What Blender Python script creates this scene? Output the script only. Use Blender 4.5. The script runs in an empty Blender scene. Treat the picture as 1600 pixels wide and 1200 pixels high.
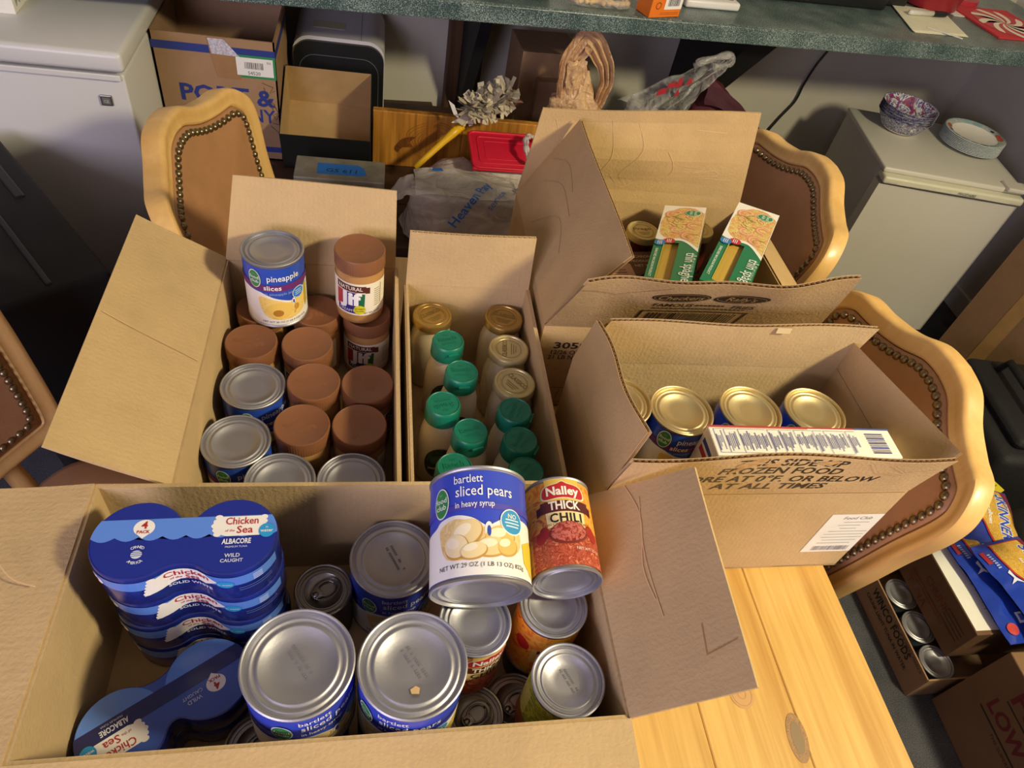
import bpy, bmesh, math, random
from mathutils import Vector, Matrix, Euler, noise
random.seed(7)
S = bpy.context.scene
COL = S.collection
PI = math.pi

# ---------------------------------------------------------------- colour helper
def lin(c):
    if isinstance(c, str):
        c = c.lstrip('#'); c = tuple(int(c[i:i+2], 16)/255 for i in (0, 2, 4))
    else:
        c = tuple(v/255 for v in c)
    return tuple(v/12.92 if v <= .04045 else ((v+.055)/1.055)**2.4 for v in c) + (1.0,)

# ---------------------------------------------------------------- camera, world, lights, exposure
cd = bpy.data.cameras.new('camera'); cam = bpy.data.objects.new('camera', cd); COL.objects.link(cam)
cd.sensor_width = 36.0; cd.lens = 1100/1600*36; cd.clip_start = .02
_r = Vector((0.98058167, -0.116982, 0.1574001)); _d = Vector((0.01978876, -0.73948777, -0.67287907)); _f = Vector((0.19511021, 0.66292764, -0.72281322))
cam.matrix_world = Matrix(((_r.x, -_d.x, -_f.x, 0), (_r.y, -_d.y, -_f.y, 0), (_r.z, -_d.z, -_f.z, 1.645), (0, 0, 0, 1)))
S.camera = cam
S.view_settings.view_transform = 'Standard'; S.view_settings.look = 'None'
S.view_settings.gamma = 1.0; S.view_settings.use_curve_mapping = False
S.view_settings.exposure = -0.17
W = bpy.data.worlds.new('room_air'); S.world = W; W.use_nodes = True
W.node_tree.nodes['Background'].inputs[0].default_value = (.9, .92, 1.0, 1); W.node_tree.nodes['Background'].inputs[1].default_value = .25

def area(name, loc, target, sx, sy, power, color):
    l = bpy.data.lights.new(name, 'AREA'); l.shape = 'RECTANGLE'; l.size = sx; l.size_y = sy; l.energy = power; l.color = color
    o = bpy.data.objects.new(name, l); COL.objects.link(o); o.location = loc
    o.rotation_euler = (Vector(target)-Vector(loc)).to_track_quat('-Z', 'Y').to_euler(); return o
area('warm_ceiling_lamp', (1.78, -.28, 2.40), (.45, .75, .8), .24, .24, 66, (1.0, .87, .56))
area('cool_rear_light', (-1.45, -1.75, 1.75), (.1, 1.1, .7), 1.3, 1.2, 64, (.85, .76, 1.0))  # unseen cool area light behind the camera; no window is built

# ---------------------------------------------------------------- materials
MATS = {}
def _new(name):
    m = bpy.data.materials.new(name); m.use_nodes = True
    nt = m.node_tree; return m, nt, nt.nodes['Principled BSDF']
def mat(name, col, rough=.6, metal=0., var=.08, vscale=30., bump=0., bscale=80., stretch=None, spec=.5, trans=0., alpha=1., coat=0., col2=None, detail=3.):
    """procedural material: base colour broken by noise, optional bump."""
    if name in MATS: return MATS[name]
    m, nt, b = _new(name); N = nt.nodes; L = nt.links
    b.inputs['Roughness'].default_value = rough; b.inputs['Metallic'].default_value = metal
    b.inputs['Specular IOR Level'].default_value = spec
    if coat: b.inputs['Coat Weight'].default_value = coat; b.inputs['Coat Roughness'].default_value = .15
    if trans: b.inputs['Transmission Weight'].default_value = trans
    if alpha < 1: b.inputs['Alpha'].default_value = alpha
    tc = N.new('ShaderNodeTexCoord'); mp = N.new('ShaderNodeMapping'); L.new(tc.outputs['Object'], mp.inputs['Vector'])
    if stretch: mp.inputs['Scale'].default_value = stretch
    c = lin(col)
    if var or col2:
        nz = N.new('ShaderNodeTexNoise'); nz.inputs['Scale'].default_value = vscale; nz.inputs['Detail'].default_value = detail
        L.new(mp.outputs['Vector'], nz.inputs['Vector'])
        r = N.new('ShaderNodeValToRGB'); L.new(nz.outputs['Fac'], r.inputs['Fac'])
        r.color_ramp.elements[0].position = .3; r.color_ramp.elements[1].position = .7
        if col2: r.color_ramp.elements[0].color = c; r.color_ramp.elements[1].color = lin(col2)
        else:
            r.color_ramp.elements[0].color = tuple(v*(1-var) for v in c[:3])+(1,); r.color_ramp.elements[1].color = tuple(min(1, v*(1+var)) for v in c[:3])+(1,)
        L.new(r.outputs['Color'], b.inputs['Base Color'])
    else: b.inputs['Base Color'].default_value = c
    if bump:
        n2 = N.new('ShaderNodeTexNoise'); n2.inputs['Scale'].default_value = bscale; n2.inputs['Detail'].default_value = 4
        L.new(mp.outputs['Vector'], n2.inputs['Vector'])
        bp = N.new('ShaderNodeBump'); bp.inputs['Strength'].default_value = bump; bp.inputs['Distance'].default_value = .004
        L.new(n2.outputs['Fac'], bp.inputs['Height']); L.new(bp.outputs['Normal'], b.inputs['Normal'])
    MATS[name] = m; return m

def cardboard(name, col, axis, lines=.12):
    """kraft board: mottled fibre colour, faint flute lines along one axis."""
    if name in MATS: return MATS[name]
    m, nt, b = _new(name); N = nt.nodes; L = nt.links
    b.inputs['Roughness'].default_value = .82; b.inputs['Specular IOR Level'].default_value = .25
    tc = N.new('ShaderNodeTexCoord')
    nz = N.new('ShaderNodeTexNoise'); nz.inputs['Scale'].default_value = 9; nz.inputs['Detail'].default_value = 8; nz.inputs['Roughness'].default_value = .7
    L.new(tc.outputs['Object'], nz.inputs['Vector'])
    c = lin(col); r = N.new('ShaderNodeValToRGB'); L.new(nz.outputs['Fac'], r.inputs['Fac'])
    r.color_ramp.elements[0].position = .25; r.color_ramp.elements[1].position = .75
    r.color_ramp.elements[0].color = tuple(v*.88 for v in c[:3])+(1,); r.color_ramp.elements[1].color = tuple(v*1.1 for v in c[:3])+(1,)
    L.new(r.outputs['Color'], b.inputs['Base Color'])
    wv = N.new('ShaderNodeTexWave'); wv.wave_type = 'BANDS'; wv.bands_direction = axis; wv.inputs['Scale'].default_value = 42; wv.inputs['Distortion'].default_value = .6
    L.new(tc.outputs['Object'], wv.inputs['Vector'])
    fz = N.new('ShaderNodeTexNoise'); fz.inputs['Scale'].default_value = 260; L.new(tc.outputs['Object'], fz.inputs['Vector'])
    cz = N.new('ShaderNodeTexNoise'); cz.inputs['Scale'].default_value = 14; cz.inputs['Detail'].default_value = 2; L.new(tc.outputs['Object'], cz.inputs['Vector'])
    a = N.new('ShaderNodeMath'); a.operation = 'MULTIPLY_ADD'; a.inputs[1].default_value = lines; L.new(wv.outputs['Fac'], a.inputs[0]); L.new(fz.outputs['Fac'], a.inputs[2])
    a2 = N.new('ShaderNodeMath'); a2.operation = 'MULTIPLY_ADD'; a2.inputs[1].default_value = 2.5; L.new(cz.outputs['Fac'], a2.inputs[0]); L.new(a.outputs[0], a2.inputs[2])
    bp = N.new('ShaderNodeBump'); bp.inputs['Strength'].default_value = .25; bp.inputs['Distance'].default_value = .003
    L.new(a2.outputs[0], bp.inputs['Height']); L.new(bp.outputs['Normal'], b.inputs['Normal'])
    MATS[name] = m; return m

def wood(name, light, dark, rough, axis, scale=7., coat=0., dist=6.):
    """boards: broad tone and fine growth lines stretched along the grain."""
    if name in MATS: return MATS[name]
    m, nt, b = _new(name); N = nt.nodes; L = nt.links
    b.inputs['Roughness'].default_value = rough
    if coat: b.inputs['Coat Weight'].default_value = coat; b.inputs['Coat Roughness'].default_value = .25
    tc = N.new('ShaderNodeTexCoord'); oi = N.new('ShaderNodeObjectInfo')
    mp = N.new('ShaderNodeMapping'); L.new(tc.outputs['Object'], mp.inputs['Vector'])
    sc = [1, 1, 1]; sc['XYZ'.index(axis)] = .045; mp.inputs['Scale'].default_value = sc
    ml = N.new('ShaderNodeMath'); ml.operation = 'MULTIPLY'; ml.inputs[1].default_value = 3.7; L.new(oi.outputs['Random'], ml.inputs[0])
    ad = N.new('ShaderNodeVectorMath'); ad.operation = 'ADD'; L.new(mp.outputs['Vector'], ad.inputs[0]); L.new(ml.outputs[0], ad.inputs[1])
    def nz(s, d, di): 
        n = N.new('ShaderNodeTexNoise'); n.inputs['Scale'].default_value = s; n.inputs['Detail'].default_value = d; n.inputs['Distortion'].default_value = di; L.new(ad.outputs[0], n.inputs['Vector']); return n.outputs['Fac']
    A, B_, C_ = nz(scale*1.3, 2, dist*.1), nz(scale*7, 3, .3), nz(scale*24, 2, 0)
    m1 = N.new('ShaderNodeMath'); m1.operation = 'MULTIPLY_ADD'; m1.inputs[1].default_value = .8; L.new(B_, m1.inputs[0]); L.new(A, m1.inputs[2])
    m2 = N.new('ShaderNodeMath'); m2.operation = 'MULTIPLY_ADD'; m2.inputs[1].default_value = .45; L.new(C_, m2.inputs[0]); L.new(m1.outputs[0], m2.inputs[2])
    r = N.new('ShaderNodeValToRGB'); L.new(m2.outputs[0], r.inputs['Fac']); m2.use_clamp = False
    mr = N.new('ShaderNodeMapRange'); mr.inputs['From Min'].default_value = .85; mr.inputs['From Max'].default_value = 1.5; L.new(m2.outputs[0], mr.inputs['Value']); L.new(mr.outputs[0], r.inputs['Fac'])
    e = r.color_ramp.elements; e[0].position = 0; e[0].color = lin(light); e[1].position = 1; e[1].color = lin(dark)
    L.new(r.outputs['Color'], b.inputs['Base Color'])
    bp = N.new('ShaderNodeBump'); bp.inputs['Strength'].default_value = .06; bp.inputs['Distance'].default_value = .002
    L.new(m2.outputs[0], bp.inputs['Height']); L.new(bp.outputs['Normal'], b.inputs['Normal'])
    MATS[name] = m; return m

def speckle(name, base, spots, scale=900., pos=.62, rough=.35, bump=0.):
    """laminate or carpet: base colour with fine flecks."""
    if name in MATS: return MATS[name]
    m, nt, b = _new(name); N = nt.nodes; L = nt.links
    b.inputs['Roughness'].default_value = rough
    tc = N.new('ShaderNodeTexCoord'); nz = N.new('ShaderNodeTexNoise'); nz.inputs['Scale'].default_value = scale; nz.inputs['Detail'].default_value = 2
    L.new(tc.outputs['Object'], nz.inputs['Vector'])
    n2 = N.new('ShaderNodeTexNoise'); n2.inputs['Scale'].default_value = 12; L.new(tc.outputs['Object'], n2.inputs['Vector'])
    ad = N.new('ShaderNodeMath'); ad.operation = 'MULTIPLY_ADD'; ad.inputs[1].default_value = .25; L.new(n2.outputs['Fac'], ad.inputs[0]); L.new(nz.outputs['Fac'], ad.inputs[2])
    r = N.new('ShaderNodeValToRGB'); L.new(ad.outputs[0], r.inputs['Fac'])
    r.color_ramp.elements[0].position = pos-.08; r.color_ramp.elements[0].color = lin(base); r.color_ramp.elements[1].position = pos+.16; r.color_ramp.elements[1].color = lin(spots)
    L.new(r.outputs['Color'], b.inputs['Base Color'])
    if bump:
        bp = N.new('ShaderNodeBump'); bp.inputs['Strength'].default_value = bump; bp.inputs['Distance'].default_value = .004
        L.new(nz.outputs['Fac'], bp.inputs['Height']); L.new(bp.outputs['Normal'], b.inputs['Normal'])
    MATS[name] = m; return m

def plastic_film(name, col, opacity, rough=.18, crinkle=.5, scale=26.):
    """thin crinkled polythene: part see-through, part glossy."""
    if name in MATS: return MATS[name]
    m, nt, b = _new(name); N = nt.nodes; L = nt.links
    b.inputs['Base Color'].default_value = lin(col); b.inputs['Roughness'].default_value = rough; b.inputs['Specular IOR Level'].default_value = .8
    tc = N.new('ShaderNodeTexCoord')
    nz = N.new('ShaderNodeTexNoise'); nz.inputs['Scale'].default_value = scale; nz.inputs['Detail'].default_value = 5; nz.inputs['Distortion'].default_value = 1.2
    L.new(tc.outputs['Object'], nz.inputs['Vector'])
    bp = N.new('ShaderNodeBump'); bp.inputs['Strength'].default_value = crinkle; bp.inputs['Distance'].default_value = .02
    L.new(nz.outputs['Fac'], bp.inputs['Height']); L.new(bp.outputs['Normal'], b.inputs['Normal'])
    mr = N.new('ShaderNodeMapRange'); mr.inputs['From Min'].default_value = .3; mr.inputs['From Max'].default_value = .7
    mr.inputs['To Min'].default_value = max(0, opacity-.15); mr.inputs['To Max'].default_value = min(1, opacity+.15)
    L.new(nz.outputs['Fac'], mr.inputs['Value']); L.new(mr.outputs[0], b.inputs['Alpha'])
    MATS[name] = m; return m

def food(name, cols, scale=120., bump=.3):
    """printed food picture: cells of several colours."""
    if name in MATS: return MATS[name]
    m, nt, b = _new(name); N = nt.nodes; L = nt.links
    b.inputs['Roughness'].default_value = .45
    tc = N.new('ShaderNodeTexCoord'); nz = N.new('ShaderNodeTexNoise'); nz.inputs['Scale'].default_value = scale; nz.inputs['Detail'].default_value = 3; nz.inputs['Distortion'].default_value = 2.5
    L.new(tc.outputs['Object'], nz.inputs['Vector'])
    r = N.new('ShaderNodeValToRGB'); L.new(nz.outputs['Fac'], r.inputs['Fac']); e = r.color_ramp.elements
    n = len(cols); e[0].position = .32; e[0].color = lin(cols[0]); e[1].position = .68; e[1].color = lin(cols[-1])
    for i, c in enumerate(cols[1:-1]):
        x = e.new(.32+.36*(i+1)/(n-1)); x.color = lin(c)
    L.new(r.outputs['Color'], b.inputs['Base Color'])
    MATS[name] = m; return m
def ink(col, rough=.5):
    return mat('ink_%s' % (col if isinstance(col, str) else '%02x%02x%02x' % tuple(col)), col, rough, var=.0)

# ---------------------------------------------------------------- object helpers
def tag(o, label=None, cat=None, group=None, kind=None):
    if label: o['label'] = label
    if cat: o['category'] = cat
    if group: o['group'] = group
    if kind: o['kind'] = kind
    return o
def thing(name, label, cat, loc=(0, 0, 0), rot=(0, 0, 0), group=None):
    o = bpy.data.objects.new(name, None); COL.objects.link(o); o.empty_display_size = .02
    if isinstance(rot, (int, float)): rot = (0, 0, rot)
    o.location = loc; o.rotation_euler = rot
    return tag(o, label, cat, group)
def mtx(o):
    return Matrix.LocRotScale(o.location, o.rotation_euler, None) if o is not None else Matrix()
def full_mtx(o):
    m = Matrix()
    while o is not None: m = mtx(o) @ m; o = o.parent
    return m

class MB:
    def __init__(s): s.v = []; s.f = []; s.m = []; s.mi = 0
    def add(s, vs, fs, mi=None):
        o = len(s.v); s.v += [tuple(p) for p in vs]; s.f += [tuple(i+o for i in f) for f in fs]; s.m += [s.mi if mi is None else mi]*len(fs); return s
    def box(s, x0, x1, y0, y1, z0, z1, M=None, mi=None):
        vs = [Vector(p) for p in ((x0,y0,z0),(x1,y0,z0),(x1,y1,z0),(x0,y1,z0),(x0,y0,z1),(x1,y0,z1),(x1,y1,z1),(x0,y1,z1))]
        if M is not None: vs = [M @ p for p in vs]
        return s.add(vs, [(0,3,2,1),(4,5,6,7),(0,1,5,4),(1,2,6,5),(2,3,7,6),(3,0,4,7)], mi)
    def rbox(s, x0, x1, y0, y1, z0, z1, r=.004, seg=2, M=None, mi=None):
        bm = bmesh.new(); bmesh.ops.create_cube(bm, size=1)
        for v in bm.verts: v.co = Vector(((x0+x1)/2+v.co.x*(x1-x0), (y0+y1)/2+v.co.y*(y1-y0), (z0+z1)/2+v.co.z*(z1-z0)))
        bmesh.ops.bevel(bm, geom=bm.edges[:], offset=r, segments=seg, affect='EDGES', profile=.5)
        return s.frombm(bm, M, mi)
    def frombm(s, bm, M=None, mi=None):
        bm.verts.index_update()
        vs = [(M @ v.co if M is not None else v.co.copy()) for v in bm.verts]; fs = [[v.index for v in f.verts] for f in bm.faces]
        bm.free(); return s.add(vs, fs, mi)
    def grid(s, fn, nu, nv, closeu=False, mi=None, flip=False):
        vs = [fn(i/nu, j/nv) for j in range(nv+1) for i in range(nu if closeu else nu+1)]
        w = nu if closeu else nu+1; fs = []
        for j in range(nv):
            for i in range(nu):
                a = j*w+i; b = j*w+(i+1) % w if closeu else j*w+i+1
                q = (a, b, b+w, a+w); fs.append(q[::-1] if flip else q)
        return s.add(vs, fs, mi)
    def lathe(s, prof, n=48, M=None, cap0=True, cap1=True, rib=None, mi=None):
        vs = []; fs = []; k = len(prof)
        for i in range(n):
            a = 2*PI*i/n; c, q = math.cos(a), math.sin(a)
            for j, (r, z) in enumerate(prof):
                rr = r*(1-rib[1]) if (rib and i % 2 and j in rib[0]) else r
                p = Vector((rr*c, rr*q, z)); vs.append(M @ p if M is not None else p)
        for i in range(n):
            i2 = (i+1) % n
            for j in range(k-1): fs.append((i*k+j, i2*k+j, i2*k+j+1, i*k+j+1))
        if cap0: fs.append(tuple(i*k for i in range(n))[::-1])
        if cap1: fs.append(tuple(i*k+k-1 for i in range(n)))
        return s.add(vs, fs, mi)
    def tube(s, pts, rad, n=8, mi=None, cap=True):
        pts = [Vector(p) for p in pts]; vs = []; fs = []; prev = None
        for i, p in enumerate(pts):
            t = (pts[min(i+1, len(pts)-1)]-pts[max(i-1, 0)]).normalized()
            u = prev-t*prev.dot(t) if prev is not None else t.orthogonal()
            u.normalize(); prev = u; w = t.cross(u); r = rad[i] if isinstance(rad, (list, tuple)) else rad
            for k in range(n): a = 2*PI*k/n; vs.append(p+u*(r*math.cos(a))+w*(r*math.sin(a)))
        for i in range(len(pts)-1):
            for k in range(n): fs.append((i*n+k, i*n+(k+1) % n, (i+1)*n+(k+1) % n, (i+1)*n+k))
        if cap: fs.append(tuple(range(n))[::-1]); fs.append(tuple((len(pts)-1)*n+k for k in range(n)))
        return s.add(vs, fs, mi)
    def prism(s, pts, z0, z1, M=None, mi=None):
        n = len(pts); vs = [Vector((p[0], p[1], z0)) for p in pts]+[Vector((p[0], p[1], z1)) for p in pts]
        if M is not None: vs = [M @ p for p in vs]
        return s.add(vs, [tuple(range(n))[::-1], tuple(range(n, 2*n))]+[(i, (i+1) % n, n+(i+1) % n, n+i) for i in range(n)], mi)
    def build(s, name, mats, parent=None, smooth=False, world=False, angle=None):
        me = bpy.data.meshes.new(name); vs = s.v
        if world and parent is not None:
            inv = full_mtx(parent).inverted(); vs = [tuple(inv @ Vector(p)) for p in vs]
        me.from_pydata(vs, [], s.f)
        if not isinstance(mats, (list, tuple)): mats = [mats]
        for m in mats: me.materials.append(m)
        if len(mats) > 1: me.polygons.foreach_set('material_index', s.m)
        if smooth or angle:
            me.polygons.foreach_set('use_smooth', [True]*len(me.polygons))
            if angle: me.set_sharp_from_angle(angle=math.radians(angle))
        me.update()
        o = bpy.data.objects.new(name, me); COL.objects.link(o)
        if parent is not None: o.parent = parent
        return o
def smooth_curve(P, n=8, closed=False):
    P = [Vector(p) for p in P]; out = []; L = len(P)
    for i in range(L if closed else L-1):
        g = (lambda k: P[k % L]) if closed else (lambda k: P[max(0, min(L-1, k))])
        a, b, c, d = g(i-1), g(i), g(i+1), g(i+2)
        for k in range(n):
            t = k/n; out.append(.5*((2*b)+(c-a)*t+(2*a-5*b+4*c-d)*t*t+(3*b-a-3*c+d)*t**3))
    if not closed: out.append(P[-1].copy())
    return out

# ---------------------------------------------------------------- flat print on surfaces (labels, lettering)
TEXTS = {}
def text2d(s, bold=0., shear=0., spacing=1.):
    k = (s, bold, shear, spacing)
    if k not in TEXTS:
        c = bpy.data.curves.new('t', 'FONT'); c.body = s; c.size = 1.; c.resolution_u = 2; c.offset = bold; c.shear = shear; c.space_character = spacing
        o = bpy.data.objects.new('t', c); COL.objects.link(o); dg = bpy.context.evaluated_depsgraph_get()
        me = bpy.data.meshes.new_from_object(o.evaluated_get(dg))
        vs = [(v.co.x, v.co.y) for v in me.vertices]; fs = [tuple(p.vertices) for p in me.polygons]
        bpy.data.objects.remove(o); bpy.data.curves.remove(c); bpy.data.meshes.remove(me)
        x0 = min(v[0] for v in vs); x1 = max(v[0] for v in vs); TEXTS[k] = ([(x-x0, y) for x, y in vs], fs, x1-x0)
    return TEXTS[k]
def ell(cx, cy, rx, ry=None, n=24, rot=0., a0=0., a1=2*PI):
    ry = ry or rx; c, q = math.cos(rot), math.sin(rot); full = abs(a1-a0-2*PI) < 1e-6
    out = []
    for i in range(n if full else n+1):
        a = a0+(a1-a0)*i/n; x, y = rx*math.cos(a), ry*math.sin(a); out.append((cx+x*c-y*q, cy+x*q+y*c))
    return out
class Print:
    def __init__(s): s.it = []; s.mats = []
    def _m(s, m):
        if not isinstance(m, bpy.types.Material): m = ink(m)
        if m not in s.mats: s.mats.append(m)
        return s.mats.index(m)
    def poly(s, pts, m, layer=1): s.it.append((list(pts), [tuple(range(len(pts)))], s._m(m), layer)); return s
    def rect(s, x0, y0, x1, y1, m, layer=1): return s.poly([(x0,y0),(x1,y0),(x1,y1),(x0,y1)], m, layer)
    def ell(s, cx, cy, rx, ry, m, layer=1, rot=0., n=24): return s.poly(ell(cx, cy, rx, ry, n, rot), m, layer)
    def ring(s, cx, cy, rx, ry, w, m, layer=1, n=24):
        o = ell(cx, cy, rx, ry, n); i = ell(cx, cy, rx-w, ry-w, n)
        s.it.append((o+i, [(k, (k+1) % n, n+(k+1) % n, n+k) for k in range(n)], s._m(m), layer)); return s
    def line(s, pts, w, m, layer=1):
        pts = [Vector((p[0], p[1])) for p in pts]; vs = []; fs = []
        for i, p in enumerate(pts):
            t = (pts[min(i+1, len(pts)-1)]-pts[max(i-1, 0)]); t.normalize(); n = Vector((-t.y, t.x))*w/2
            vs += [(p.x-n.x, p.y-n.y), (p.x+n.x, p.y+n.y)]
        for i in range(len(pts)-1): fs.append((2*i, 2*i+2, 2*i+3, 2*i+1))
        s.it.append((vs, fs, s._m(m), layer)); return s
    def text(s, t, x, y, size, m, layer=2, align='C', bold=.0, shear=0., rot=0., sx=1., spacing=1., width=None, arc=None):
        vs, fs, w = text2d(t, bold, shear, spacing)
        if width: sx = width/(w*size)
        ox = {'C': -w/2, 'L': 0, 'R': -w}[align]; c, q = math.cos(rot), math.sin(rot); out = []
        for (a, b) in vs:
            a = (a+ox)*size*sx; b = b*size
            if arc: b += arc*(1-(a/(w*size*sx/2+1e-9))**2)
            out.append((x+a*c-b*q, y+a*q+b*c))
        s.it.append((out, fs, s._m(m), layer)); return s
    def barcode(s, x, y, w, h, m='#1a1a1a', layer=2, n=34, seed=1):
        rr = random.Random(seed); t = 0; st = w/n
        while t < w-st*.5:
            b = st*rr.choice((.5, .5, 1.)); s.rect(x+t, y, x+t+b, y+h, m, layer); t += b+st*rr.choice((.5, 1.))
        return s
    def build(s, name, parent, fmap, maxlen=.006, base=.0003, step=.00022):
        mb = MB()
        for k, (vs, fs, mi, layer) in enumerate(s.it):
            bm = bmesh.new(); V = [bm.verts.new((x, y, 0)) for x, y in vs]
            for f in fs:
                try: bm.faces.new([V[i] for i in f])
                except ValueError: pass
            if any(len(f.verts) > 4 for f in bm.faces) or maxlen < 1: bmesh.ops.triangulate(bm, faces=bm.faces[:])
            for _ in range(6):
                lo = [e for e in bm.edges if e.calc_length() > maxlen]
                if not lo: break
                bmesh.ops.subdivide_edges(bm, edges=lo, cuts=1); bmesh.ops.triangulate(bm, faces=[f for f in bm.faces if len(f.verts) > 3])
            bm.normal_update()
            if sum(f.normal.z*f.calc_area() for f in bm.faces) < 0: bmesh.ops.reverse_faces(bm, faces=bm.faces[:])
            off = base+step*layer+6e-6*min(k, 60)
            bm.verts.index_update()
            mb.add([fmap(v.co.x, v.co.y, off) for v in bm.verts], [[v.index for v in f.verts] for f in bm.faces], mi); bm.free()
        return mb.build(name, s.mats, parent)
def cyl_map(r, phi0, z0=0.):
    return lambda x, y, o: ((r+o)*math.cos(phi0+x/r), (r+o)*math.sin(phi0+x/r), z0+y)
def plane_map(o, ex, ey):
    o, ex, ey = Vector(o), Vector(ex).normalized(), Vector(ey).normalized(); n = ex.cross(ey)
    return lambda x, y, off: tuple(o+ex*x+ey*y+n*off)

# ---------------------------------------------------------------- common materials
KRAFT_X = cardboard('kraft_board_flutes_x', '#c3a77b', 'X'); KRAFT_Y = cardboard('kraft_board_flutes_y', '#c3a77b', 'Y')
KRAFT_P = cardboard('kraft_board_flutes_plain', '#bc9e70', 'X', .02)
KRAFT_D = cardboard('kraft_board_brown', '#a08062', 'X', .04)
FLUTE = mat('flute_paper', '#cfae7c', .9)
TIN = mat('tin_plate', '#b4b4bb', .46, .85, .04, 12, bump=.03, bscale=300)
TIN_GOLD_LIT = mat('tin_plate_warm_lit', '#dccb9e', .44, .9, .04, 12, bump=.03, bscale=300)  # same tin, with the yellowish light it reflects put into the base colour
WHITE = mat('white_print', '#f2efe8', .45, var=.02)
PAPER = mat('white_paper', '#ecebe2', .7, var=.03)
BLACK = mat('black_plastic', '#17181a', .45, var=.1)
ENAMEL = mat('white_enamel', '#d4d4d2', .35, var=.02, vscale=4, bump=.02, bscale=220)
LACQ = wood('blond_lacquered_wood', '#dfb874', '#cfa05a', .42, 'Z', 5, .25, 3)
UPH = mat('brown_leatherette', '#ad7f57', .5, var=.06, vscale=25, bump=.12, bscale=420)
BRASS = mat('antique_brass', '#8a7a5c', .32, .9, .15, 60)
PINE = wood('pine_tabletop', '#ddb768', '#b5853c', .36, 'Y', 9, .35, 5)
PINE_OR = wood('orange_pine', '#d9993a', '#70400f', .42, 'Z', 8, .2, 9)
DARKWOOD = wood('dark_stained_wood', '#4a3222', '#2b1c12', .55, 'X', 8)

# ================================================================ THE ROOM
WALLP = mat('wall_paint', '#cbc6ba', .75, var=.03, vscale=6, bump=.08, bscale=160)
CARPET = speckle('grey_carpet', '#33343a', '#62636a', 520, .6, .95, .6)
COUNTER = speckle('green_speckled_laminate', '#33494a', '#a9bab6', 380, .68, .32)
def struct(name, mb, m): return tag(mb.build(name, m), kind='structure')
ANG = math.atan(.097); CW, SW = math.cos(ANG), math.sin(ANG)
WM = Matrix.Translation((0, 2.42, 0)) @ Matrix.Rotation(ANG, 4, 'Z')          # frame of the back wall: x along it, y into it
struct('floor', MB().box(-2.6, 2.6, -2.6, 3.0, -.05, 0), CARPET)
struct('wall_back', MB().box(-2.8, 2.6, 0, .1, 0, 2.5, WM), WALLP)
struct('wall_right', MB().box(2.40, 2.5, -2.6, 2.9, 0, 2.5), WALLP)
POSTW = wood('post_wood', '#6a4a30', '#3a2617', .6, 'Z', 8)
UNSEENP = mat('unseen_wall_dark', '#5b4a3c', .6, var=.12, vscale=14, stretch=(6, 6, .6))  # dark finish invented for the unseen walls, to lower fill and lid reflections
struct('wall_left', MB().box(-2.6, -2.5, -2.6, 2.9, 0, 2.5), UNSEENP)
struct('wall_front', MB().box(-2.6, 2.5, -2.6, -2.5, 0, 2.5), UNSEENP)
struct('ceiling', MB().box(-2.6, 2.5, -2.6, 2.9, 2.5, 2.56), mat('ceiling_paint', '#c9c6be', .9, var=.04, vscale=40, bump=.2, bscale=60))
BASE = mat('baseboard_paint', '#d8d3c4', .45, var=.02)
struct('baseboard_right', MB().rbox(2.386, 2.400, -2.5, 2.62, 0, .09, .004), BASE)
struct('baseboard_back', MB().rbox(-2.5, 2.35, -.014, 0, 0, .09, .004, M=WM), BASE)
DARKP = mat('black_bracket_paint', '#1b1c20', .6, var=.1)
# posts on the wall under the counter
struct('trim_1', MB().rbox(.225, .345, -.04, 0, 0, .96, .003, M=WM), POSTW)
struct('trim_2', MB().rbox(.02, .19, -.05, 0, .43, .465, .003, M=WM), DARKWOOD)

# counter
t = thing('counter', 'long dark green speckled counter running along the back wall above the bags', 'counter', (0, 2.42, 0), ANG)
MB().rbox(-1.6, 2.325, -.552, -.003, .958, 1.0, .004, 3).build('counter_slab', COUNTER, t)
MB().rbox(-1.6, 2.325, -.560, -.5525, .955, .9985, .002).build('edge_strip', COUNTER, t)
for x, hw, rd in ((.285, .018, -.34), (1.09, .045, -.50)):
    mb = MB(); pts = [(rd, .955), (-.042, .955), (-.042, .42)]
    mb.add([(x-hw, y, z) for y, z in pts]+[(x+hw, y, z) for y, z in pts], [(0, 1, 2), (5, 4, 3), (0, 3, 4, 1), (1, 4, 5, 2), (2, 5, 3, 0)])
    mb.build('bracket', DARKP, t)

# power cord on the wall
pts = smooth_curve([WM @ Vector((x, -.012, z)) for x, z in ((1.70, .95), (1.695, .80), (1.66, .70), (1.645, .62), (1.64, .55), (1.60, .47), (1.57, .38), (1.57, .2), (1.6, .12))], 8)
tag(MB().tube(pts, .0045, 8).build('power_cord', BLACK, smooth=True), 'thin black power cord hanging down the pale wall left of the small fridge', 'cord')

# ---------------------------------------------------------------- chest freezer
t = thing('chest_freezer', 'white chest freezer with a small grey badge on its front panel', 'freezer', (0, 0, 0))
MB().rbox(-1.75, -.556, 1.65, 2.20, .03, .838, .006, 3).build('cabinet', ENAMEL, t, angle=40)
MB().rbox(-1.745, -.562, 1.642, 2.20, .825, .8385, .002).build('trim_strip', mat('freezer_trim', '#dcdcd6', .4, var=.02), t)
MB().rbox(-1.74, -.566, 1.655, 2.20, .838, .849, .002).build('gasket', mat('grey_gasket', '#8f8d87', .7), t)
MB().rbox(-1.76, -.546, 1.628, 2.20, .849, .894, .012, 4).build('freezer_lid', ENAMEL, t, angle=40)
mb = MB().rbox(-.617, -.592, 1.645, 1.6505, .764, .788, .0015)
bd = mb.build('badge', mat('badge_metal', '#8b8a84', .35, .8), t)
P = Print(); P.rect(.004, .004, .021, .020, '#6f6e69', 1).text('CE', .0125, .008, .009, '#b9b8b2', 2, bold=.02)
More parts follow.
